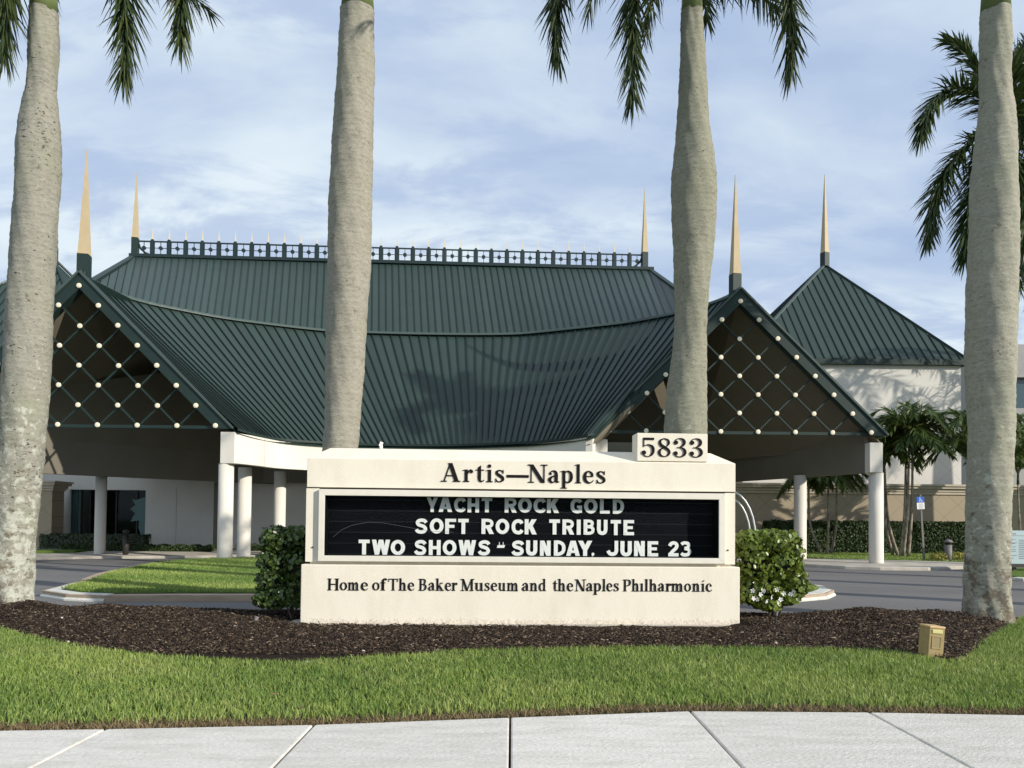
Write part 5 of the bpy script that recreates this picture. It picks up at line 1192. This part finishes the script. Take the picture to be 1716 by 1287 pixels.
royal(2, rows2, 12.7, T2, 'royal palm with smooth warm grey trunk rising behind the left half of the sign', [], 22, 12.6)
rows3 = [(20, 1142, 1177), (85, 1139.5, 1180), (160, 1137.4, 1185.6), (205, 1135.6, 1188), (240, 1132, 1193), (280, 1126.7, 1199), (330, 1125, 1200.2), (385, 1126.7, 1198.5), (400, 1127, 1196), (450, 1129, 1191), (510, 1133, 1186.5), (560, 1131, 1183.5), (600, 1126, 1183), (640, 1119, 1183.6), (700, 1114, 1183.6), (725, 1113, 1183.6), (900, 1106, 1180), (1040, 1100, 1180)]
royal(3, rows3, 12.7, T3, 'royal palm with bulging spindle shaped trunk behind the number block', [(934, 94, .3), (1061, 160, -.2), (1325, 116, -.3)], 23, 11.1)
rows4 = [(20, 1646, 1691), (85, 1644, 1692), (150, 1644, 1690), (180, 1645, 1696), (210, 1640, 1699), (260, 1636, 1700.4), (330, 1630, 1701.6), (400, 1628, 1701), (490, 1624, 1700), (560, 1622.7, 1698), (610, 1622.7, 1698), (700, 1626, 1695), (770, 1625.5, 1692.6), (850, 1624, 1690), (950, 1621.6, 1687.6), (1000, 1620, 1687), (1035, 1618, 1689)]
royal(4, rows4, 12.0, T4, 'pale trunked royal palm standing in the mulch near the right edge', [], 24, 11.9)
# palm further back whose fronds show round the right trunk
def mk_rows(px, w): return [(20, px - w / 2, px + w / 2), (400, px - w * .6, px + w * .6), (900, px - w * .7, px + w * .7)]
bt = thing('royal_palm', (14.2, 21.6, 0), 'distant royal palm whose arching fronds stick out on both sides of the right trunk', 'palm tree', 'royal palms beyond the drive')
DBP = 21.6; r = random.Random(5)
cxx = P(1668, 240, DBP); 
xx_, zz_, rr_ = trunk(bt, [(300, 1655, 1678), (600, 1652, 1680), (940, 1650, 1680)], DBP, T4, 0.0, seed=9)
topb = P(1670, 215, DBP); q = MB(); q.tube([(xx_, DBP, zz_ - .02), (topb.x, DBP, topb.z)], [rr_, .1], 16); q.build('crownshaft', M_SHAFT, bt, True)
for (tx, ty, dd, c1, c2) in [(1544, 226, -.4, (1640, 120), (1560, 128)), (1556, 400, .3, (1640, 215), (1566, 270)), (1618, 432, -.5, (1650, 230), (1618, 330)), (1700, 470, .2, (1690, 190), (1702, 300)), (1735, 360, -.3, (1700, 150), (1745, 220)), (1712, 120, 0, (1672, 170), (1690, 120)), (1590, 70, .6, (1650, 130), (1615, 70)), (1725, 60, .3, (1680, 140), (1710, 80)), (1790, 190, .1, (1705, 110), (1775, 120)), (1640, 420, .9, (1660, 230), (1652, 320)), (1722, 440, -.6, (1690, 210), (1722, 320)), (1760, 280, .8, (1700, 150), (1760, 200))]:
    tip = P(tx, ty, DBP + dd); make_frond(bt, bez(topb, P(*c1, DBP + dd * .3), P(*c2, DBP + dd * .8), tip, 20), 190, .88, .055, r, M_FRONDB, plume=.55, droop=.22, a0=64, a1=28, thick=.045, Lmin=.45)
# the row continues outside the frame to the right: these throw the long shadows over the drive
for k, (X_, D_, cz, lab) in enumerate([(14.6, 12.4, 11.5, 'royal palm outside the right edge, next in the row'), (21.5, 12.8, 11.5, 'second royal palm outside the right edge of the photo'), (25.6, 33.5, 12.4, 'royal palm by the hall, outside the right edge, shading the white wall'), (28.6, 34.6, 10.2, 'shorter royal palm by the hall outside the right edge'), (30.0, 20.0, 12.0, 'royal palm beside the drive far outside the right edge')]):
    t = thing('royal_palm', (X_, D_, 0), lab, 'palm tree', 'royal palms in a row behind the sign' if k < 2 else 'royal palms beyond the drive')
    q = MB(); q.tube([(X_, D_, -.05), (X_, D_, .5), (X_, D_, 4), (X_, D_, cz - 2), (X_, D_, cz - .1)], [.36, .30, .33, .24, .12], 20); q.build('trunk', T4, t, True)
    r = random.Random(40 + k); top = Vector((X_, D_, cz))
    for j in range(13):
        az = 2 * math.pi * (j + r.random() * .5) / 13; l = r_uniform(r, 2.6, 3.3); hd = Vector((math.cos(az), math.sin(az), 0)); rise = r_uniform(r, .6, 2.2)
        make_frond(t, bez(top, top + hd * (l * .3) + Vector((0, 0, rise)), top + hd * (l * .95) + Vector((0, 0, rise * .7)), top + hd * l + Vector((0, 0, r_uniform(r, -1.9, .6))), 12), 55, .65, .045, r, M_FROND, plume=.7, droop=.35)

# multi-stem small palms in front of the tan wall
def small_frond(parent, top, az, l, rise, fall, r, nl=44, Lm=.56, W_=.065):
    hd = Vector((math.cos(az), math.sin(az), 0)); tip = top + hd * l + Vector((0, 0, rise - fall))
    make_frond(parent, bez(top, top + hd * (l * .18) + Vector((0, 0, rise * .9)), top + hd * (l * .6) + Vector((0, 0, rise * 1.25)), tip, 12), nl, Lm, W_, r, M_ADON, plume=.28, droop=.10, a0=58, a1=20, thick=.022, start=.14, Lmin=.5)
def cluster(D, stems, label, nfr, l, seed, r0=.052, up_=1.0):
    t = thing('small_palm', (P(stems[0][0][0], 900, D).x, D, 0), label, 'palm tree', 'small clumping palms before the tan wall'); r = random.Random(seed)
    for pts in stems:
        ps = [P(x, y, D + r_uniform(r, -.15, .15)) for x, y in pts]; ps[0].z = .05; ps = [ps[0]] + ps[1:]
        c = catmull(ps, 12); q = MB(); q.tube(c, [r0 * (1.35 - .5 * i / 11) for i in range(12)], 10); q.build('stem', M_STEM, t, True)
        top = c[-1]; q = MB(); q.tube([top, top + Vector((0, 0, .45))], [.055, .035], 8); q.build('crownshaft', M_ADON, t, True); top = top + Vector((0, 0, .4))
        for j in range(nfr):
            az = 2 * math.pi * (j + r.random() * .7) / nfr; small_frond(t, top, az, l * r_uniform(r, .8, 1.1), r_uniform(r, .5, 2.1) * l / 1.7 * up_, r_uniform(r, .4, 1.0), r)
    return t
cluster(34.0, [[(1378, 927), (1358, 880), (1355, 812)], [(1386, 927), (1388, 880), (1388, 806)], [(1391, 928), (1401, 885), (1402, 804)]], 'clump of three slim palms seen between the two canopy columns', 11, 1.2, 61, .05, .25)
cluster(33.0, [[(1498, 931), (1484, 880), (1479, 790)], [(1506, 925), (1488, 870), (1482, 778)]], 'pair of curving slim palms just right of the canopy corner column', 14, 1.5, 62, .052, .8)
cluster(32.0, [[(1509, 932), (1516, 860), (1518, 770)], [(1513, 933), (1520, 860), (1523, 762)], [(1522, 931), (1528, 850), (1529, 775)]], 'dense clump of upright slim palms left of the blue parking sign', 16, 1.75, 63, .052, .85)
cluster(31.0, [[(1630, 930), (1632, 880), (1631, 805)], [(1640, 930), (1642, 880), (1643, 790)]], 'bushy small palm partly hidden behind the right royal palm trunk', 14, 1.9, 64)
cluster(30.0, [[(1712, 905), (1709, 880), (1707, 850), (1706, 812)]], 'slim palm behind the pale information board', 13, 1.6, 65, .035)
cluster(33.0, [[(1724, 930), (1723, 850), (1722, 770)]], 'small palm at the right edge behind the information board', 13, 1.7, 66, .05)

# ================================================================== SHRUBS AND HEDGES
def leaf_cloud(n, sampler, L, Wd, seed, out_bias=1.0):
    r = np.random.default_rng(seed); Pn, Nn = sampler(n, r); n = len(Pn)
    L_ = r.uniform(*L, n); W_ = L_ * r.uniform(*Wd, n)
    nr = Nn * out_bias + r.normal(0, .55, (n, 3)); nr /= np.linalg.norm(nr, axis=1)[:, None] + 1e-9
    a = r.normal(0, 1, (n, 3)) + np.array([0, 0, .7]); t = a - nr * (a * nr).sum(1)[:, None]; t /= np.linalg.norm(t, axis=1)[:, None] + 1e-9
    b = np.cross(nr, t); c = Pn
    rows = [(-.5, 0, 0), (-.15, -.40, .07), (.22, -.46, .08), (.5, 0, .0), (.22, .46, .08), (-.15, .40, .07)]
    V = np.stack([c + t * (L_ * u)[:, None] + b * (W_ * v)[:, None] + nr * (L_ * w)[:, None] for u, v, w in rows] , 1)
    V = V.reshape(-1, 3); b0 = np.arange(n)[:, None, None] * 6
    T = np.array([[0, 1, 2, 3], [0, 3, 4, 5]])[None]; tn = np.clip(r.beta(1.3, 2.6, n) + 0.0, 0, 1)
    return V, (b0 + T).reshape(-1, 4), np.repeat(tn, 6)
def blob_sampler(cs):
    """ellipsoid shells: (cx,cy,cz,rx,ry,rz)"""
    cs = np.array(cs); wgt = cs[:, 3] * cs[:, 5] + cs[:, 3] * cs[:, 4]; wgt = wgt / wgt.sum()
    def f(n, r):
        k = r.choice(len(cs), n, p=wgt); d = r.normal(0, 1, (n, 3)); d /= np.linalg.norm(d, axis=1)[:, None]; rad = r.uniform(.72, 1.04, n)
        return cs[k, :3] + d * cs[k, 3:] * rad[:, None], d
    return f
def box_sampler(x0, x1, y0, y1, z0, z1, th=.12, ends=True):
    def f(n, r):
        A = np.array([(x1 - x0) * (z1 - z0), (x1 - x0) * (y1 - y0), (y1 - y0) * (z1 - z0)]); k = r.choice(3, n, p=A / A.sum())
        Pn = np.stack([r.uniform(x0, x1, n), r.uniform(y0, y1, n), r.uniform(z0, z1, n)], 1); Nn = np.zeros((n, 3)); dp = np.abs(r.normal(0, th, n)) - .03
        f_ = k == 0; Pn[f_, 1] = y0 + dp[f_]; Nn[f_, 1] = -1
        u = k == 1; Pn[u, 2] = z1 - dp[u]; Nn[u, 2] = 1
        s_ = k == 2; lft = r.random(n) < .5; Pn[s_, 0] = np.where(lft, x0 + dp, x1 - dp)[s_]; Nn[s_, 0] = np.where(lft, -1, 1)[s_]
        Pn[:, 2] += .04 * np.sin(Pn[:, 0] * 9) * (Pn[:, 2] > z1 - .2); return Pn, Nn
    return f
def stems(parent, base, tips, r, rad=.012):
    q = MB()
    for tp in tips:
        b = Vector(base) + Vector((r.gauss(0, .06), r.gauss(0, .05), 0)); tp = Vector(tp); md = b.lerp(tp, .5) + Vector((r.gauss(0, .05), r.gauss(0, .05), 0)); q.tube([b, md, tp], [rad * 1.6, rad, rad * .6], 6)
    return q.build('stems', M_TWIG, parent, True)
# left shrub (shaded side towards the viewer, the shade put into the leaf colour)
DS = 11.45
def pb(px, py, D=DS): p = P(px, py, D); return p
def shrub(name, label, blobs_px, D, n, mt, seed, L, tips, base_px, dy=.32, cores=True):
    b = pb(*base_px, D); t = thing(name, (b.x, D, 0), label, 'shrub', 'rounded leaf shrubs flanking the sign'); cs = []
    for (x, y, rx, rz_) in blobs_px:
        c = pb(x, y, D); cs.append((c.x, c.y, c.z, rx * D / F, dy * (rx / 45) ** .5, rz_ * D / F))
    V, Fq, tn = leaf_cloud(n, blob_sampler(cs), L, (.62, .85), seed)
    npmesh('foliage', V, Fq, mt, t, tone=tn, kind='stuff')
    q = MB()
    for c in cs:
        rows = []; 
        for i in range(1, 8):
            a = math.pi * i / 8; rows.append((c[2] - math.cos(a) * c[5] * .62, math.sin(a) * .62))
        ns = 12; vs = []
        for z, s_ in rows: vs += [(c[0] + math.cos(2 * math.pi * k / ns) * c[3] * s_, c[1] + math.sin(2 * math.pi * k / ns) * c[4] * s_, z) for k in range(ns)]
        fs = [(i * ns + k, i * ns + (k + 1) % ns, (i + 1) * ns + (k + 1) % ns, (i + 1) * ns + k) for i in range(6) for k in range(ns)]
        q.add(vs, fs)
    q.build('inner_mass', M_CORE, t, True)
    r = random.Random(seed); stems(t, (b.x, D, .02), [pb(x, y, D) for x, y in tips], r); return t
shrub('clusia_shrub', 'dark shaded shrub against the left end of the sign', [(460, 898, 26, 16), (495, 897, 26, 16), (470, 905, 34, 24), (498, 905, 30, 24), (462, 940, 32, 28), (500, 945, 30, 34), (455, 975, 28, 22), (478, 995, 40, 20), (450, 1003, 26, 16), (500, 985, 28, 30), (440, 1008, 16, 10), (492, 1006, 26, 12), (462, 1012, 22, 9)], DS, 3200, M_LEAF_SHADED, 71, (.06, .095), [(450, 1000), (470, 990), (490, 995), (505, 985), (480, 960)], (485, 1022), .30)
s2 = shrub('clusia_shrub', 'sunlit glossy green shrub with white flowers at the right end of the sign', [(1256, 905, 26, 17), (1285, 903, 26, 15), (1315, 905, 26, 17), (1262, 915, 32, 24), (1300, 912, 34, 24), (1324, 925, 22, 32), (1268, 945, 36, 32), (1308, 950, 36, 34), (1330, 975, 24, 28), (1285, 985, 34, 24), (1262, 985, 26, 22), (1318, 1000, 22, 14), (1296, 1008, 18, 14), (1340, 985, 14, 16), (1258, 1000, 24, 14), (1285, 1012, 24, 12)], 11.75, 4600, M_LEAF, 72, (.065, .105), [(1262, 990), (1280, 985), (1300, 990), (1310, 1000), (1320, 990)], (1296, 1026), .34)
def flower_fn(b):
    for k in range(5):
        a = 2 * math.pi * k / 5; d = Vector((math.cos(a), -.25, math.sin(a))); s_ = Vector((-math.sin(a), 0, math.cos(a)))
        b.add([d * .004, d * .020 + s_ * .011, d * .034 + Vector((0, -.006, 0)), d * .020 - s_ * .011], [(0, 1, 2, 3)])
    b.box((0, -.006, 0), (.008, .008, .008))
mfl = unit(flower_fn, 'flower', M_PETAL); r = random.Random(3)
for x, y in [(1262, 990), (1274, 996), (1281, 990), (1302, 988), (1313, 994), (1326, 996), (1331, 990), (1270, 1004), (1292, 1001), (1262, 1003), (1308, 1005), (1284, 1007)]:
    p = P(x, y, 11.38 + r.random() * .05); o = place(mfl, 'flower', s2, p); o.rotation_euler = (r.gauss(0, .3), r.gauss(0, .8), r.gauss(0, .5)); o.scale = (1.25,) * 3
def hedge(name, label, x0, x1, y0, y1, z0, z1, n, seed, mt=None, L=(.06, .10), group='clipped hedges along the building'):
    t = thing(name, ((x0 + x1) / 2, y0, 0), label, 'hedge', group)
    V, Fq, tn = leaf_cloud(n, box_sampler(x0, x1, y0, y1, z0, z1), L, (.5, .75), seed); npmesh('foliage', V, Fq, mt or M_HEDGE, t, tone=tn, kind='stuff')
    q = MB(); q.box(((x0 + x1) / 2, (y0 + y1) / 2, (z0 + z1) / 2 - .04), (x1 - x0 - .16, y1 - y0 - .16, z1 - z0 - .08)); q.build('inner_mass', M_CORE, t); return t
DH = 35.2
hedge('clipped_hedge', 'tall clipped dark green hedge in front of the tan garden wall', P(1287, 900, DH).x, P(1640, 900, DH).x, DH, DH + .9, .1, P(1450, 875, DH).z, 26000, 81, L=(.07, .12))
hedge('clipped_hedge', 'clipped hedge below the lobby windows on the left', P(66, 900, 33.4).x, P(241, 900, 33.4).x, 33.4, 34.1, -.08, P(150, 897, 33.4).z, 9000, 82, L=(.07, .12), mt=mat('hedge_grey', (.075, .105, .055), .5, (.05, .07, .035), 2, attr=('tone', (.12, .15, .09)), trans=.15))
hedge('low_hedge', 'low dark hedge in front of the white lobby wall', P(100, 900, 32.0).x, P(352, 900, 32.0).x, 32.0, 32.6, -.08, P(250, 914.5, 32).z, 9000, 83, L=(.06, .10))
hedge('low_hedge', 'low dark planting between the front columns on the left', P(395, 900, 33).x, P(520, 900, 33).x, 33, 33.6, -.05, P(450, 914, 33).z, 3000, 84)
V, Fq, tn = leaf_cloud(2600, blob_sampler([(P(1574, 936, 29.3).x, 29.3, .25, .35, .3, .22), (P(1607, 938, 29.3).x, 29.3, .22, .5, .3, .26), (P(1622, 938, 29.3).x, 29.4, .2, .4, .3, .24)]), (.06, .10), (.3, .5), 85)
o = npmesh('gold_plant', V, Fq, M_YEL, tone=tn, kind='stuff'); tag(o, 'yellow leaved groundcover round the right bollard', 'groundcover')
lw = tag(slab_poly('entrance_lawn', [(P(40, 925, 31).x, 30.2), (P(130, 925, 31).x, 30.8), (P(130, 925, 31).x, 31.7), (P(20, 925, 31).x - 2, 31.7)], -.1, .12, M_TURF), 'small patch of lawn by the left entrance', None, None, 'structure')

# ================================================================== SMALL THINGS
# bollard lights 
def bollard(px, D, ytop, ybase, w, mt, label):
    x_ = P(px, ybase, D).x; zb_, zt_b = P(px, ybase, D).z, P(px, ytop, D).z; t = thing('bollard', (x_, D, zb_), label, 'bollard', 'bollard lights beside the walks')
    h = zt_b - zb_; q = MB(); q.tube([(x_, D, zb_ - .05), (x_, D, zb_ + h * .76)], w / 2, 16); o = q.build('post', mt, t)
    for p in o.data.polygons: p.use_smooth = abs(p.normal.z) < .5
    q = MB(); 
    for k in range(3): q.tube([(x_, D, zb_ + h * (.775 + .03 * k)), (x_, D, zb_ + h * (.785 + .03 * k))], [w * .52, w * .44], 16)
    q.tube([(x_, D, zb_ + h * .76), (x_, D, zb_ + h * .87)], w * .34, 12); q.build('louvre', M_BRNZ, t)
    q = MB(); q.tube([(x_, D, zb_ + h * .865), (x_, D, zb_ + h * .90), (x_, D, zb_ + h * .96), (x_, D, zb_ + h)], [w * .60, w * .60, w * .42, w * .12], 16); q.build('cap', mt, t, True); return t
bollard(1589, 29.2, 903.5, 943, .27, M_BOLL, 'grey domed bollard light in yellow plants by the right lawn')
bollard(210.5, 30.0, 887, 927, .22, M_BRNZ, 'dark bollard light in front of the left lobby window')
# accessible parking sign
Dh = 29.6; b = P(1548.7, 943, Dh); tpp = P(1542, 829, Dh)
t = thing('parking_sign', (b.x, Dh, .1), 'blue and white accessible parking sign on a leaning post', 'sign')
q = MB(); q.bar((b.x, Dh, .05), tpp, .07, .05, up=Vector((0, 1, 0))); q.build('post', M_BOLL, t)
c1, c2, c3, c4 = P(1535, 832, Dh - .05), P(1549.3, 832, Dh - .05), P(1549.8, 854, Dh - .05), P(1535.8, 854, Dh - .05)
lean_ = (tpp - Vector((b.x, Dh, .05))).normalized(); rt = Vector((lean_.z, 0, -lean_.x))
cc = (c1 + c3) / 2; W2 = (c2.x - c1.x); H2 = c1.z - c3.z
def plate(q, u0, u1, v0, v1, d0, d1, c=None, rt_=None, up__=None):
    c = c or cc; a = rt_ or rt; bb = up__ or lean_; n_ = a.cross(bb)
    n_ = Vector((0, -1, 0)); vs = [c + a * u + bb * v + n_ * d for d in (d0, d1) for v in (v0, v1) for u in (u0, u1)]
    q.add(vs, [(0, 2, 3, 1), (4, 5, 7, 6), (0, 1, 5, 4), (2, 6, 7, 3), (0, 4, 6, 2), (1, 3, 7, 5)])
q = MB(); plate(q, -W2 / 2, W2 / 2, -H2 / 2, H2 / 2, 0, .01); pl_ = q.build('plate', M_BRNZ, t)
q = MB(); plate(q, -W2 / 2 + .02, W2 / 2 - .02, .03, H2 / 2 - .015, .011, .014); q.build('blue_panel', M_BLUE, pl_)
q = MB(); plate(q, -W2 / 2 + .02, W2 / 2 - .02, -H2 / 2 + .015, .015, .011, .014); q.build('white_panel', M_SWHITE, pl_)
# wheelchair symbol
q = MB()
def L2(a, b_, w=.018): q.bar(cc + rt * a[0] + lean_ * a[1] + Vector((0, -.018, 0)), cc + rt * b_[0] + lean_ * b_[1] + Vector((0, -.018, 0)), w, .004, up=Vector((0, 1, 0)))
n = 12; cxw, czw, rw_ = -.01, .085, .042
for k in range(9): a_, b2_ = R(110 + k * 28), R(110 + (k + 1) * 28); L2((cxw + rw_ * math.cos(a_), czw + rw_ * math.sin(a_)), (cxw + rw_ * math.cos(b2_), czw + rw_ * math.sin(b2_)), .014)
L2((-.02, .19), (-.02, .11), .022); L2((-.02, .12), (.035, .12), .018); L2((.035, .12), (.06, .06), .018); L2((.06, .06), (.085, .065), .016); L2((-.02, .155), (.025, .15), .014)
pc = cc + rt * -.022 + lean_ * .215 + Vector((0, -.018, 0)); q.tube([pc + Vector((0, .002, 0)), pc - Vector((0, .002, 0))], .018, 8); q.build('wheelchair_symbol', M_SWHITE, pl_)
q = MB()
for k, (a_, b2_) in enumerate([(-.10, .10), (-.08, .09), (-.11, .11), (-.07, .08), (-.09, .10)]): plate(q, a_, b2_, -.045 - k * .042, -.028 - k * .042, .0142, .0155)
q.build('small_print', M_GREYT, pl_)
# pale blue information board at the right edge
Di = 24.0
t = thing('information_board', (P(1730, 900, Di).x, Di, 0), 'low pale blue information board cut by the right edge', 'information board')
xl, xr = P(1687.5, 900, Di).x, P(1790, 900, Di).x; z1_, z0_ = P(1700, 889, Di).z, P(1700, 944.5, Di).z
q = MB(); q.box(((xl + xr) / 2, Di, (z0_ + z1_) / 2), (xr - xl, .12, z1_ - z0_)); pn = q.build('panel', M_PALEB, t)
q = MB(); q.box(((xl + xr) / 2, Di + .01, z0_ - .06), (xr - xl - .02, .16, .12)); q.build('plinth', M_BRNZ, t)
q = MB(); hh = z1_ - z0_
def tb(u0, u1, v0, v1): q.box((xl + (u0 + u1) / 2, Di - .0625, z0_ + (v0 + v1) / 2), (u1 - u0, .005, v1 - v0))
tb(.02, .25, hh * .885, hh * .915); 
for v, w in ((.72, .18), (.62, .22), (.60, .16), (.50, .20), (.42, .2), (.36, .2), (.24, .22), (.16, .12)): tb(.05, .05 + w, hh * v, hh * (v + .018))
for k in range(11): tb(.34, .34 + .26 + .04 * math.sin(k * 2.1), hh * (.70 - .055 * k), hh * (.722 - .055 * k))
for k in range(11): tb(.78, .78 + .5, hh * (.70 - .055 * k), hh * (.722 - .055 * k))
q.build('printed_text', M_GREYT, pn)
q = MB(); q.box(((xl + xr) / 2, Di - .0625, z0_ + hh * .845), (xr - xl, .005, .012)); q.build('rule_line', M_GREYT, pn)
for px in (1700, 1770):
    q = MB(); q.box((P(px, 900, Di).x, Di + .02, (z0_ - .1) / 2), (.1, .06, z0_ - .1)); q.build('leg', M_BRNZ, t)
slb = tag(slab_poly('side_lawn', [(P(1640, 950, 23).x, 21.25), (40, 21.25), (40, 25.6), (P(1640, 950, 25).x, 25.6)], -.1, .09, M_TURF), 'grass strip under the information board', None, None, 'structure')
slk = tag(slab_poly('kerb', [(P(1640, 950, 23).x - .2, 20.7), (40, 20.7), (40, 21.24), (P(1640, 950, 23).x - .2, 21.24)], -.1, .075, M_KERBW), 'pale kerb below the information board', 'kerb'); slk['kind'] = 'structure'
# two nested white pipe arcs by the right end of the sign
Dr = 25.5
t = thing('pipe_arch', (P(1225, 900, Dr).x, Dr, 0), 'two nested thin white pipe arcs curving down behind the right shrub', 'pipe arch')
for rad_x, rad_z, yt in ((44, 78, 823), (36, 72, 835)):
    pts = []
    for k in range(15):
        a = math.pi * k / 14; pts.append(P(1222 + rad_x * math.cos(a), yt + rad_z * (1 - math.sin(a)), Dr))
    pts = [Vector((pts[0].x, Dr, 0))] + pts + [Vector((pts[-1].x, Dr, 0))]; q = MB(); q.tube(pts, .032, 10); q.build('pipe', M_STEEL, t, True)
# tan landscape light box standing crooked in the grass edge
p = PZ(1565, 1104, .0); t = thing('light_box', (p.x, p.y, 0), 'leaning tan landscape light box at the mulch edge', 'landscape light')
rzb = R(5); wB, dB = .19, .19; hB = P(1565, 1049, p.y).z - .0
ln_ = R(4.5); Mx = Matrix.Rotation(ln_, 3, 'Y') @ Matrix.Rotation(rzb, 3, 'Z')
def bp_(x, y, z): return Vector((p.x, p.y + .08, 0)) + Mx @ Vector((x, y, z))
def bbox(q, x0, x1, y0, y1, z0, z1): q.add([bp_(x, y, z) for z in (z0, z1) for y in (y0, y1) for x in (x0, x1)], [(0, 2, 3, 1), (4, 5, 7, 6), (0, 1, 5, 4), (2, 6, 7, 3), (0, 4, 6, 2), (1, 3, 7, 5)])
q = MB(); bbox(q, -wB / 2, wB / 2, -dB / 2, dB / 2, -.05, hB - .03); bevel(q.build('housing', M_BOX, t), .006)
q = MB(); bbox(q, -wB / 2 - .004, wB / 2 + .004, -dB / 2 - .006, dB / 2 + .004, hB - .029, hB); bevel(q.build('lid', mat('lid_tan', (.52, .36, .17), .5), t), .008)
for x0_, x1_, z0b, z1b in ((-.062, -.045, .12, .27), (.045, .062, .12, .27), (-.045, .045, .255, .27), (-.045, .045, .12, .135)):
    q = MB(); bbox(q, x0_, x1_, -dB / 2 - .007, -dB / 2 - .001, z0b, z1b); q.build('panel_rim', M_BOX, t)
q = MB(); bbox(q, -.045, .045, -dB / 2 - .003, -dB / 2 - .0005, .135, .255); q.build('inset_panel', mat('inset_tan', (.28, .22, .115), .6), t)
q = MB(); bbox(q, -.065, .065, -dB / 2 - .010, -dB / 2 - .0006, .30, .345); bevel(q.build('lens', M_BOXL, t), .006, 3)
# small uplight stakes
for px, yt, yb_, D_, lab in ((1300.5, 1027, 1049, 10.95, 'short dark uplight stake below the flowering shrub'), (428, 1034, 1051, 10.95, 'short grey uplight stake left of the sign footing')):
    b = P(px, yb_, D_); tq = P(px, yt, D_); t = thing('uplight', (b.x, D_, 0), lab, 'garden light', 'small uplights beside the sign')
    q = MB(); q.tube([(b.x, D_, -.03), (b.x, D_, tq.z - .06)], .014, 8); q.build('stake', M_BRNZ, t)
    q = MB(); q.tube([(b.x, D_, tq.z - .07), (b.x, D_ + .01, tq.z - .05), (b.x + .01, D_ + .03, tq.z)], [.015, .03, .034], 12); q.build('lamp_head', M_BOLL if px < 500 else M_BRNZ, t)
